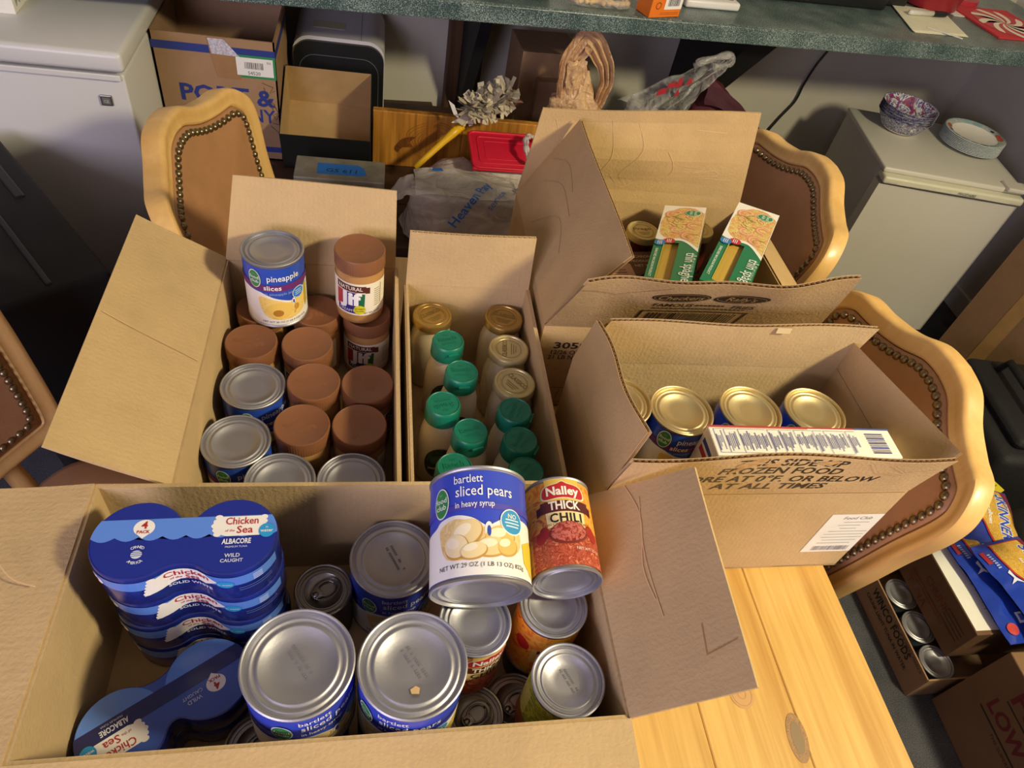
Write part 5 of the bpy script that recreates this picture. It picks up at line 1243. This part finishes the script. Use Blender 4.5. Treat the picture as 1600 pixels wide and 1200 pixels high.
t3 = thing('bag_handle', 'twisted white plastic bag handle looped over the right end of the red lid', 'handle', (.362, 1.785, .594))
mb = MB(); mb.tube(pts, [.007+.002*math.sin(i*1.3) for i in range(len(pts))], 9); mb.tube([p+Vector((.004, -.006, .003)) for p in pts], [.004+.0015*math.cos(i*1.7) for i in range(len(pts))], 7); mb.build('film', WBAG, t3, smooth=True)

# feather duster with yellow handle
t = thing('duster', 'grey ragged duster with a yellow plastic handle resting against the pine board', 'duster', (.29, 1.83, .75))
A = Vector((.105, 1.775, .592)); B = Vector((.232, 1.852, .690)); d = (B-A).normalized()
mb = MB(); mb.tube([A, A+d*.05, A+d*.11, A+d*.14, B], [.0085, .0085, .0095, .0120, .0135], 14); mb.build('handle', mat('yellow_handle', '#e3b31f', .35, var=.02), t, smooth=True, world=True)
MB().tube([B, B+d*.02, B+d*.055], [.006, .0045, .004], 10).build('ferrule', WHITE, t, smooth=True, world=True)
rr = random.Random(11); mb = MB(); c = Vector((.296, 1.865, .752)); ax = Vector((1, .15, .45)).normalized()
for k in range(330):
    u = Vector((rr.gauss(0, 1), rr.gauss(0, 1), rr.gauss(0, 1))).normalized(); s0 = c+ax*rr.uniform(-.055, .060); L = rr.uniform(.032, .058); e1 = s0+u*L; sd = u.cross(Vector((rr.uniform(-1, 1), rr.uniform(-1, 1), 1))).normalized()*rr.uniform(.005, .011); cu = Vector((rr.uniform(-1, 1), rr.uniform(-1, 1), rr.uniform(-1, 1)))*.010
    mb.add([s0-sd*.6, s0+sd*.6, (s0+e1)/2+sd+cu, (s0+e1)/2-sd+cu, e1+sd*1.1+cu*.4, e1-sd*.9+cu*.4], [(0, 1, 2, 3), (3, 2, 4, 5)])
mb.build('fringe', mat('duster_strips', '#c2b8a2', .7, var=.15, vscale=60), t, world=True)
mb = MB(); mb.add([Vector((.205, 1.845, .722)), Vector((.222, 1.84, .712)), Vector((.205, 1.846, .748)), Vector((.188, 1.85, .758))], [(0, 1, 2, 3)]); mb.add([Vector((.20, 1.84, .700)), Vector((.262, 1.845, .70)), Vector((.25, 1.85, .735))], [(0, 1, 2)])
mb.build('care_tag', PAPER, t, world=True)

# brown carton behind the board
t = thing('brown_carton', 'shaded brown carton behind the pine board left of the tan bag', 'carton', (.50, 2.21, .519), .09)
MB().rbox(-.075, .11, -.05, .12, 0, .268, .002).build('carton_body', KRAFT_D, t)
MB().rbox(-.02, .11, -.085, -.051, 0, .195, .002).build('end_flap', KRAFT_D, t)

# tan carrier bag, tied
TANF = plastic_film('tan_carrier_film', '#e2ba8c', .88, .35, .8, 24)
t = thing('tan_carrier_bag', 'tan plastic carrier bag with a tall loop handle standing below the counter edge', 'bag', (.598, 2.03, .519))
def tb(u, v):
    a = 2*PI*u; w = .090-.02*v if v < .72 else .090*(1-(v-.5)*1.5)*1.0
    w = max(.02, w); z = .001+.285*v
    f = 1+.10*math.sin(5*a+3*v)+.05*math.sin(11*a)
    return (w*math.cos(a)*f+.015*v*v-.03*v, w*.75*math.sin(a)*f, z)
blob(tb, 56, 22, .012, 16, 9).build('bag_film', TANF, t, smooth=True)
def ribbon(pts, width, seed, fold=3.):
    mb = MB(); P_ = [Vector(p) for p in pts]; n = len(P_)-1
    def f(u, v):
        i = v*n; k = min(int(i), n-1); p = P_[k].lerp(P_[k+1], i-k); tt = (P_[k+1]-P_[k]).normalized(); sd = tt.cross(Vector((0, 1, 0))).normalized()
        w = width*(1+.35*math.sin(5*v+seed)); q = (u-.5)
        return p+sd*(q*w)+Vector((0, .012*math.sin(fold*6.28*q+seed+4*v)-.02*q*q, 0))+noise.noise_vector(p*30+Vector((seed, 0, 0)))*.004
    mb.grid(f, 14, 40); return mb
pts = smooth_curve([(-.05, -.02, .20), (-.058, -.022, .29), (-.046, -.025, .35), (-.026, -.028, .386), (.004, -.028, .372), (.042, -.026, .322), (.060, -.024, .268), (.055, -.022, .20), (.03, -.024, .15)], 6)
for k in range(2): ribbon([p+Vector((.002*k, .012*k, -.001*k)) for p in pts], .050-.012*k, k*1.7).build('loop_handle', TANF, t, smooth=True)
mb = MB(); mb.grid(lambda u, v: Vector((-.055+.055*u-.010*v, -.03-.004*math.sin(6*u)-.01*v, .225+.10*v))+noise.noise_vector(Vector((u*4, v*5, 3)))*.010, 12, 10); mb.build('bag_film', TANF, t, smooth=True)
P = Print(); rr = random.Random(4)
for k in range(14): P.rect(*(lambda x, y: (x, y, x+rr.uniform(.003, .008), y+.0045))(rr.uniform(-.07, -.02), rr.uniform(.165, .205)), '#3a3432', 1)
tag(P.build('bag_print', t, lambda x, y, o: (x, -.092-o+.25*(x+.05)**2, y), .02), kind='stuff')

# clear carrier bag
CLR = plastic_film('clear_carrier_film', '#c9c9c6', .42, .14, 1., 20)
t = thing('clear_carrier_bag', 'thin grey clear carrier bag with red print and its handles pulled up to the right', 'bag', (.81, 2.02, .519))
def cb(u, v):
    a = 2*PI*u; z = .001+.22*v; w = .095*(1-.2*v); f = 1+.10*math.sin(4*a+2*v)
    return (w*math.cos(a)*f+.03*v, .085*math.sin(a)*f*(1-.3*v), z)
blob(cb, 52, 18, .014, 17, 12).build('bag_film', CLR, t, smooth=True)
def wing(x0, z0, x1, z1, x2, z2, seed):
    def f(u, v):
        p = Vector((x0, -.02, z0)).lerp(Vector((x1, -.03, z1)), u); q = Vector((x2, -.02, z2)); s = p.lerp(q, v)
        return s+Vector((0, .035*math.sin(9*u+seed)*(1-.6*v), 0))+noise.noise_vector(Vector((u*5, v*6, seed)))*.012
    return MB().grid(f, 18, 18)
wing(-.09, .20, .11, .215, .175, .375, 1).build('handle', CLR, t, smooth=True)
wing(.02, .20, .105, .20, .205, .385, 4).build('handle', CLR, t, smooth=True)
pts = smooth_curve([(.10, -.03, .355), (.15, -.03, .378), (.20, -.028, .388), (.198, -.03, .365), (.15, -.034, .352)], 5)
mb = MB(); mb.tube(pts, [.010+.003*math.sin(i) for i in range(len(pts))], 9); mb.tube([p+Vector((0, .012, -.012)) for p in pts], .008, 8); mb.build('handle_knot', CLR, t, smooth=True)
P = Print()
for x, y, w, h in ((-.005, .262, .03, .02), (.02, .285, .028, .018), (.045, .290, .02, .028), (.05, .262, .014, .022), (.075, .300, .018, .020)): P.poly([(x, y), (x+w, y+.012), (x+w-.006, y+h+.008), (x+.004, y+h)], '#b02a36', 1)
tag(P.build('bag_print', t, lambda x, y, o: (x, -.062-o, y), .02), kind='stuff')
# maroon tote bag
t = thing('maroon_tote', 'maroon fabric tote bag slumped under the counter right of the clear bag', 'bag', (1.085, 2.07, .519))
MAR = mat('maroon_fabric', '#5a2230', .8, var=.12, vscale=30, bump=.2, bscale=300)
def mf(u, v):
    a = 2*PI*u; e = .7; ca = math.copysign(abs(math.cos(a))**e, math.cos(a)); sa = math.copysign(abs(math.sin(a))**e, math.sin(a)); z = .001+v*(.30-.09*(ca+1)/2); g = 1-.45*v**2
    return (.135*ca*g-.02*v, .075*sa*g, z)
blob(mf, 48, 16, .014, 9, 15).build('tote_body', MAR, t, smooth=True)
mb = MB(); mb.grid(lambda u, v: Vector((-.10+.24*u, -.055-.015*v, .285-.12*u-.05*v+.02*math.sin(4*u)))+noise.noise_vector(Vector((u*4, v*2, 9)))*.01, 16, 6); mb.build('tote_flap', mat('maroon_fabric_dark', '#43182a', .8, var=.1, bump=.2, bscale=300), t, smooth=True)

# ================================================================ ON THE COUNTER
CZ_ = 1.0005
t = thing('orange_carton', 'orange carton with a white barcode panel standing at the counter front', 'carton', (.705, 1.928, CZ_), .38)
MB().rbox(0, .105, 0, .06, 0, .15, .0015).build('carton_body', mat('orange_print', '#e87a22', .4, var=.02), t)
P = Print(); P.rect(.045, .020, .1045, .10, '#f0eeea', 1).barcode(.055, .028, .040, .05, '#2a2a2a', 2, 24, 3); P.ring(.024, .030, .010, .010, .002, '#7a3a10', 1, 3).text('BAKING', .05, .006, .008, '#7a3a10', 1) if False else P.ring(.024, .030, .009, .009, .002, '#7a3a10', 1, 16)
P.rect(.035, .007, .098, .0085, '#a85a18', 1).rect(.035, .011, .098, .0125, '#a85a18', 1)
P.build('carton_print', t, plane_map((0, 0, 0), (1, 0, 0), (0, 0, 1)), .05)
t = thing('white_tray', 'white plastic tray with round holes on the counter right of the orange carton', 'tray', (.85, 2.00, CZ_), .12)
MB().rbox(0, .175, .045, .25, .0, .022, .007, 3).build('tray_body', mat('white_plastic', '#dedddb', .35, var=.01), t, angle=40)
mb = MB()
for i in range(5): mb.lathe([(.0001, 0), (.009, 0), (.010, .001), (.0105, 0)], 18, Matrix.Translation((.02+.033*i, .075, .0222)), cap0=False, cap1=False)
mb.build('hole_shade_disc', mat('tray_shadow_grey', '#8d8d8b', .6), t)  # flat grey discs, the shade inside the holes given as colour
t = thing('peanut_bag', 'clear bag holding unshelled peanuts near the counter edge', 'bag', (.575, 2.01, CZ_), .1)
def pb(u, v):
    a = 2*PI*u; e = .5; ca = math.copysign(abs(math.cos(a))**e, math.cos(a)); sa = math.copysign(abs(math.sin(a))**e, math.sin(a)); g = (1-v)**.3 if v < 1 else 0
    return (.092*ca*(.3+.7*g), .058*sa*(.15+.85*g), .0005+.085*v)
blob(pb, 40, 10, .003, 25, 20).build('bag_film', plastic_film('clear_bag_film', '#e4e2da', .16, .1, .6, 30), t, smooth=True)
NUT = mat('peanut_shell', '#cfae7e', .75, var=.15, vscale=90, bump=.5, bscale=260); nut = None; rr = random.Random(6)
nb = MB().lathe([(.0004, -.0165), (.005, -.015), (.0075, -.009), (.0060, 0), (.0072, .008), (.0055, .0145), (.0004, .0165)], 12, cap0=False, cap1=False)
for j in range(2):
    for i in range(9):
        if nut is None: o = nut = nb.build('peanut', NUT, None, smooth=True)
        else: o = nut.copy(); COL.objects.link(o)
        lx, ly = -.072+.018*i+(.006 if j else 0), -.036+.022*j+rr.uniform(-.003, .003); ca, sa = math.cos(.1), math.sin(.1)
        o.location = (.575+lx*ca-ly*sa, 2.01+lx*sa+ly*ca, CZ_+.009+.011*j); o.rotation_euler = (PI/2+rr.uniform(-.3, .3), rr.uniform(-1, 1), rr.uniform(0, 3))
        tag(o, 'unshelled peanut inside the clear bag at the counter edge', 'peanut', 'peanuts in the clear bag')
t = thing('black_tray', 'black plastic tray on the counter left of the peanut bag', 'tray', (.35, 2.06, CZ_), .1)
MB().rbox(-.12, .085, -.105, .14, 0, .03, .012, 3).build('tray_body', BLACK, t, angle=40)
t = thing('black_appliance', 'flat black appliance at the back of the counter behind the white tray', 'appliance', (1.32, 2.33, CZ_), .1)
MB().rbox(-.30, .27, -.10, .12, 0, .10, .008, 3).build('appliance_body', BLACK, t, angle=40)
t = thing('black_appliance', 'small black block on the counter just left of the red bowl', 'appliance', (1.66, 2.365, CZ_), .1)
MB().rbox(-.06, .045, -.05, .08, 0, .09, .006, 3).build('appliance_body', BLACK, t, angle=40)
REDB = mat('red_bowl_plastic', '#b0303a', .4, var=.04)
t = thing('red_bowl', 'red plastic bowl standing on white paper at the counter back', 'bowl', (1.84, 2.40, CZ_+.002))
MB().lathe([(.0, 0), (.088, 0), (.095, .004), (.108, .09), (.112, .092), (.106, .088), (.09, .006), (0, .005)], 56, cap0=False, cap1=False).build('bowl_shell', REDB, t, smooth=True)
t = thing('red_dish', 'small red round dish lying behind the candy print napkin', 'lid', (2.02, 2.47, CZ_))
MB().lathe([(0, 0), (.05, 0), (.055, .004), (.055, .02), (0, .024)], 32, cap0=False, cap1=False).build('dish_shell', REDB, t, angle=40)
t = thing('paper_napkin', 'cream folded paper napkin on the counter under the marker pen', 'napkin', (1.735, 2.20, CZ_))
def nap(z, dx, dy, sh): 
    return [(-.115+dx, -.105+dy, z), (.090+dx, -.085+dy, z+.001), (.125+dx+sh, .115+dy, z), (-.065+dx, .125+dy, z)]
for k in range(3):
    a, b, c_, d_ = nap(.0008+.0016*k, -.004*k, .003*k, .003*k); mb, _ = panel(a, b, c_, d_, 6, 6, thick=.0012); mb.build('ply', mat('cream_paper', '#e2dfc6', .85, var=.03), t)
t = thing('marker_pen', 'white marker pen with a black cap lying on the cream napkin', 'pen', (1.755, 2.252, CZ_+.0135), .17)
RX = Matrix.Rotation(PI/2, 4, 'Y')
MB().lathe([(.0005, -.085), (.007, -.083), (.0082, -.07), (.0082, .015)], 18, RX).build('barrel', mat('marker_white', '#d2d0c8', .4), t, smooth=True)
MB().lathe([(.009, .0152), (.0092, .05), (.0078, .070), (.0005, .074)], 18, RX).build('cap', BLACK, t, angle=40)
t = thing('stir_stick', 'thin white stir stick lying across the napkin edge toward the counter front', 'stick', (1.735, 2.105, CZ_+.0065), -.62)
MB().rbox(-.06, .05, -.004, .004, -.0006, .0012, .0005).build('stick', mat('white_stick', '#e0deda', .5), t)
t = thing('candy_napkin', 'red napkin printed with a red and white peppermint swirl on the counter', 'napkin', (2.06, 2.27, CZ_), .10)
mb, _ = panel((-.115, -.115, .003), (.14, -.115, .003), (.14, .15, .003), (-.115, .15, .003), 4, 4, thick=.005); mb.build('napkin_body', mat('red_napkin', '#c8323a', .8, var=.03), t)
P = Print(); P.ell(.015, .012, .105, .118, '#c23a48', 1)
for k in range(9):
    a0 = 2*PI*k/9; L = []; R_ = []
    for i in range(9):
        f = i/8; rr_ = .006+.102*f; tw = a0+1.0*f; w_ = .34*(1 if f < .8 else 1-(f-.8)*2.2); L.append((.015+rr_*math.cos(tw), .012+1.12*rr_*math.sin(tw))); R_.append((.015+rr_*math.cos(tw+w_), .012+1.12*rr_*math.sin(tw+w_)))
    P.poly(L+R_[::-1], '#f1e3cf', 2)
P.build('swirl_print', t, plane_map((0, 0, .0058), (1, 0, 0), (0, 1, 0)), .03)
t = thing('white_paper', 'white sheet of paper on the counter behind the candy print napkin', 'paper', (1.98, 2.36, CZ_), .1)
MB().box(-.09, .09, -.04, .08, 0, .0015).build('sheet', PAPER, t)

# ================================================================ ON THE FLOOR, RIGHT OF THE TABLE
t = thing('tuna_case', 'low open brown case of tuna cans with black capitals along its side, on the carpet', 'case', (1.44, .63, 0))
x0, x1, y0, y1, hh = 1.326, 1.60, .478, .80, .1
MB().box(x0, x1, y0, y1, .001, .005).build('bottom_panel', KRAFT_D, t, world=True)
for a, b in (((x1, y0), (x0, y0)), ((x0, y1), (x1, y1)), ((x0, y0), (x0, y1)), ((x1, y1), (x1, y0))):
    board('side_panel', t, KRAFT_D, a+(.001,), b+(.001,), b+(hh,), a+(hh,), nu=3, nv=2)
P = Print(); P.text('WINCO FOODS', -.155, .062, .034, '#1f1a14', 1, bold=.02, width=.185).text('CHUNK LIGHT TUNA IN WATER', -.150, .038, .0165, '#1f1a14', 1, bold=.01, width=.205).text('UPC # 0 70552 70502 5', -.085, .086, .0105, '#2a241b', 1, width=.13)
P.build('lettering', t, plane_map(Vector((x0-.0025, y0, 0))-Vector((1.44, .63, 0)), (0, -1, 0), (0, 0, 1)), .05)
for i, (x, y, lb) in enumerate(((1.385, .524, 'tuna can in the low floor case, nearest its front corner, fully in view'), (1.386, .614, 'tuna can in the low floor case, half under the dark carton, middle of three'), (1.386, .704, 'tuna can in the low floor case nearest the chair back, mostly hidden'))):
    food_can('tuna_can', lb, 'can', x, y, .0055, .0425, .082, TIN, (mat('tuna_label_dark', '#3c4650', .5), None), group='tuna cans in the floor case')
lower_layer('hidden_cans', 'rest of the tuna cans in the low floor case under the dark carton', [(1.475+.088*j, .53+.093*i, .0425, .0815) for i in range(3) for j in range(2)])
t = thing('dark_carton', 'dark brown closed carton with faint red print lying on the tuna case', 'carton', (1.52, .655, .1015))
MB().rbox(-.118, .13, -.125, .125, 0, .128, .002).build('carton_body', mat('dark_brown_board', '#6e5036', .7, var=.1, vscale=20), t)
P = Print(); DR = '#6a2a20'
P.text('CHUNK', .0, .070, .030, DR, 1, bold=.02, width=.1).rect(-.09, .05, .09, .054, DR).rect(-.09, .04, .06, .043, DR).text('TUNA', -.04, .012, .03, DR, 1, bold=.02)
for i in range(4): P.rect(.04, .09-.012*i, .11, .093-.012*i, '#3a2818', 1)
P.build('lettering', t, plane_map((-.118, 0, 0), (0, -1, 0), (0, 0, 1)), .05)
t = thing('paper_sheet', 'white printed sheet of paper lying on the dark carton beside the pasta bags', 'paper', (1.47, .665, .2305), 0)
mb, _ = panel((-.066, -.125, 0), (.075, -.125, 0), (.075, .135, 0), (-.066, .135, 0), 4, 4, thick=.0008); mb.build('sheet', PAPER, t)
P = Print(); rr = random.Random(9)
for i in range(15): 
    a = rr.uniform(-.012, .0); P.rect(a, .118-.016*i, a+rr.uniform(.02, .045), .1195-.016*i, '#8a8a86', 1)
P.rect(-.045, .120, .02, .1212, '#77787a', 1).rect(-.045, .112, .03, .1132, '#77787a', 1)
P.build('sheet_print', t, plane_map((0, 0, .0005), (1, 0, 0), (0, 1, 0)), .05)
PBLUE = mat('pasta_bag_blue', '#2242b4', .22, var=.05, coat=.5, bump=.35, bscale=26); ELB = food('elbow_pasta', ['#d9a52a', '#edc452', '#b9821c', '#f0d070', '#c8962a'], 110)
def pasta_bag(label, x, y, z, rot, tilt=(0, 0)):
    t = thing('pasta_bag', label, 'pasta bag', (x, y, z), (tilt[0], tilt[1], rot), 'blue and yellow pasta bags')
    Lx, Ly = .085, .14
    def hgt(a, b): return .019*max(0, 1-abs(a/Lx)**3)*max(0, 1-abs(b/Ly)**4)+.0015
    def f(u, v):
        a, b = (u*2-1)*Lx, (v*2-1)*Ly; n = noise.noise(Vector((a*30, b*30, x*9)))*.004; return Vector((a*(1+.03*math.sin(v*9)), b, .020+hgt(a, b)+n*(1 if abs(b) < .13 else .3)))
    def g(u, v):
        a, b = (u*2-1)*Lx, (v*2-1)*Ly; return Vector((a*(1+.03*math.sin(v*9)), b, .020-hgt(a, b)))
    mb = MB(); mb.grid(f, 26, 36); mb.grid(g, 12, 16, flip=True); mb.build('bag_film', PBLUE, t, smooth=True)
    def fm(a, b, o): p = f((a/Lx+1)/2, (b/Ly+1)/2); return (p.x, p.y, p.z+.0012+o*2)
    P = Print()
    cv = smooth_curve([(-.040, .132, 0), (-.045, .06, 0), (-.022, .0, 0), (-.012, -.05, 0), (.0, -.085, 0), (.03, -.10, 0), (.08, -.105, 0), (.08, .132, 0)], 5)
    P.poly([(p.x, p.y) for p in cv], '#c8312c', 1).poly([(p.x+.004 if p.x < .07 else p.x, p.y+.004 if p.y < .12 else p.y-.003) for p in cv], ELB, 2)
    P.text('SKINNER', .030, .035, .044, '#f0f0f4', 3, rot=-PI/2-.12, bold=.06, width=.165).text('SKINNER', .030, .035, .042, '#2b50c0', 4, rot=-PI/2-.12, bold=.02, width=.160)
    P.text('oncut elbows', .002, .03, .017, '#f2f0ea', 4, rot=-PI/2-.12, bold=.04) if False else P.text('large elbows', .000, .04, .0165, '#f2f0ea', 4, rot=-PI/2-.12, bold=.03)
    P.poly([(-.056, .055), (-.048, .060), (-.046, .040), (-.036, .022), (-.050, .032), (-.066, .028), (-.052, .040)], '#dfe6f6', 3)
    for i in range(7): P.rect(-.066, .07+.006*i, -.058, .0735+.006*i, '#9db4ea', 3)
    P.rect(-.078, .085, -.068, .118, '#a82c34', 3).ell(-.062, -.110, .012, .014, '#c03030', 3).rect(-.040, -.10, -.018, -.075, '#d8e0f2', 3).rect(-.035, -.095, -.023, -.080, '#4a68c4', 4)
    P.poly([(.06, .132), (.08, .132), (.08, .02), (.07, .08)], '#7a1f3a', 3)
    P.build('bag_print', t, fm, .009)
    return t
pasta_bag('blue bag of elbow pasta on top of the others, its logo showing', 1.565, .600, .270, .18, (0, .04))
pasta_bag('blue pasta bag under the top pasta bag, its edge on the white sheet', 1.530, .640, .2315, .05)
pasta_bag('blue pasta bag farthest back, its yellow window near the chair back', 1.585, .80, .2335, -.35)
# low printed carton at the bottom right
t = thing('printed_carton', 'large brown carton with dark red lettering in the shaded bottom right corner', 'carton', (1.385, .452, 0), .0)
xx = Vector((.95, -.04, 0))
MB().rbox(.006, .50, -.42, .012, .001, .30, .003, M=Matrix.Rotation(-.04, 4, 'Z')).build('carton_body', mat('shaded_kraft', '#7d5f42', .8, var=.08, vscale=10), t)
P = Print(); RD = '#6e1f26'
P.text('LOW PRICE', .20, .165, .055, RD, 1, bold=.03, width=.27).text('FOODS', .20, .235, .07, RD, 1, bold=.03, width=.24).rect(.06, .145, .38, .150, '#2e2018').rect(.08, .222, .40, .226, '#2e2018').text('THE SUPERMARKET', .18, .128, .014, '#3a2a1c', 1)
P.build('lettering', t, plane_map(Matrix.Rotation(-.04, 3, 'Z') @ Vector((.006, .012, 0)), Matrix.Rotation(-.04, 3, 'Z') @ Vector((0, -1, 0)), (0, 0, 1)), .05)
# black tool bag, yellow box, black round bag
BAGB = mat('black_nylon', '#151517', .7, var=.15, vscale=40, bump=.3, bscale=240)
t = thing('tool_bag', 'black nylon tool bag with yellow green lettering on the floor behind the curved chair back', 'bag', (1.96, 1.14, 0), -.12)
MB().rbox(-.14, .20, -.14, .30, .002, .25, .03, 3).build('bag_body', BAGB, t, angle=40)
MB().rbox(-.10, .16, -.10, .26, .25, .29, .02, 3).build('bag_top', BAGB, t, angle=40)
mb = MB(); mb.tube([(-.02, -.05, .285), (-.02, -.03, .34), (-.02, .19, .34), (-.02, .21, .285)], .012, 8); mb.build('strap', BAGB, t, smooth=True)
MB().rbox(-.146, -.138, -.12, .28, .14, .17, .003).build('side_strap', BLACK, t)
P = Print(); P.text('RYOBI', .10, -.0, .04, '#8a8a2a', 1, bold=.02, rot=-PI/2).text('ONE+', .02, .02, .035, '#7a7a2a', 1, bold=.02, rot=-PI/2)
P.build('lettering', t, plane_map((-.0, .02, .2925), (1, 0, 0), (0, 1, 0)), .05)
t = thing('yellow_box', 'small yellow printed box leaning between the chair back and the black bags', 'box', (1.715, .975, .0), .35)
MB().rbox(-.07, .055, -.05, .055, .002, .205, .002).build('box_body', mat('yellow_print', '#dccb28', .45, var=.03), t)
P = Print(); P.ell(-.03, .03, .014, .014, '#b23a20', 1).rect(-.04, -.008, .03, .004, '#3a3412', 1).rect(-.02, -.03, .045, -.026, '#8a7a1a', 1); P.build('box_print', t, plane_map((0, 0, .205), (1, 0, 0), (0, 1, 0)), .05)
P = Print(); P.poly([(-.06, .15), (.0, .18), (.05, .14), (.045, .08), (-.05, .08)], '#6a2018', 1).rect(-.05, .185, .02, .197, '#2a2410', 1); P.build('box_print', t, plane_map((0, -.05, 0), (1, 0, 0), (0, 0, 1)), .05)
t = thing('black_sack', 'rounded black cloth bag on the floor behind the pasta bags', 'bag', (1.80, .76, 0))
def sk(u, v):
    a = 2*PI*u; g = math.cos(v*PI/2)**.55 if v < 1 else 0; return (.17*math.cos(a)*g, .16*math.sin(a)*g, .002+.27*math.sin(v*PI/2))
blob(sk, 40, 14, .010, 10, 30).build('sack_body', BAGB, t, smooth=True)
mb = MB(); mb.tube([(-.05, 0, .26), (-.03, .01, .33), (.04, .02, .33), (.06, .0, .26)], .01, 8); mb.build('strap', BAGB, t, smooth=True)
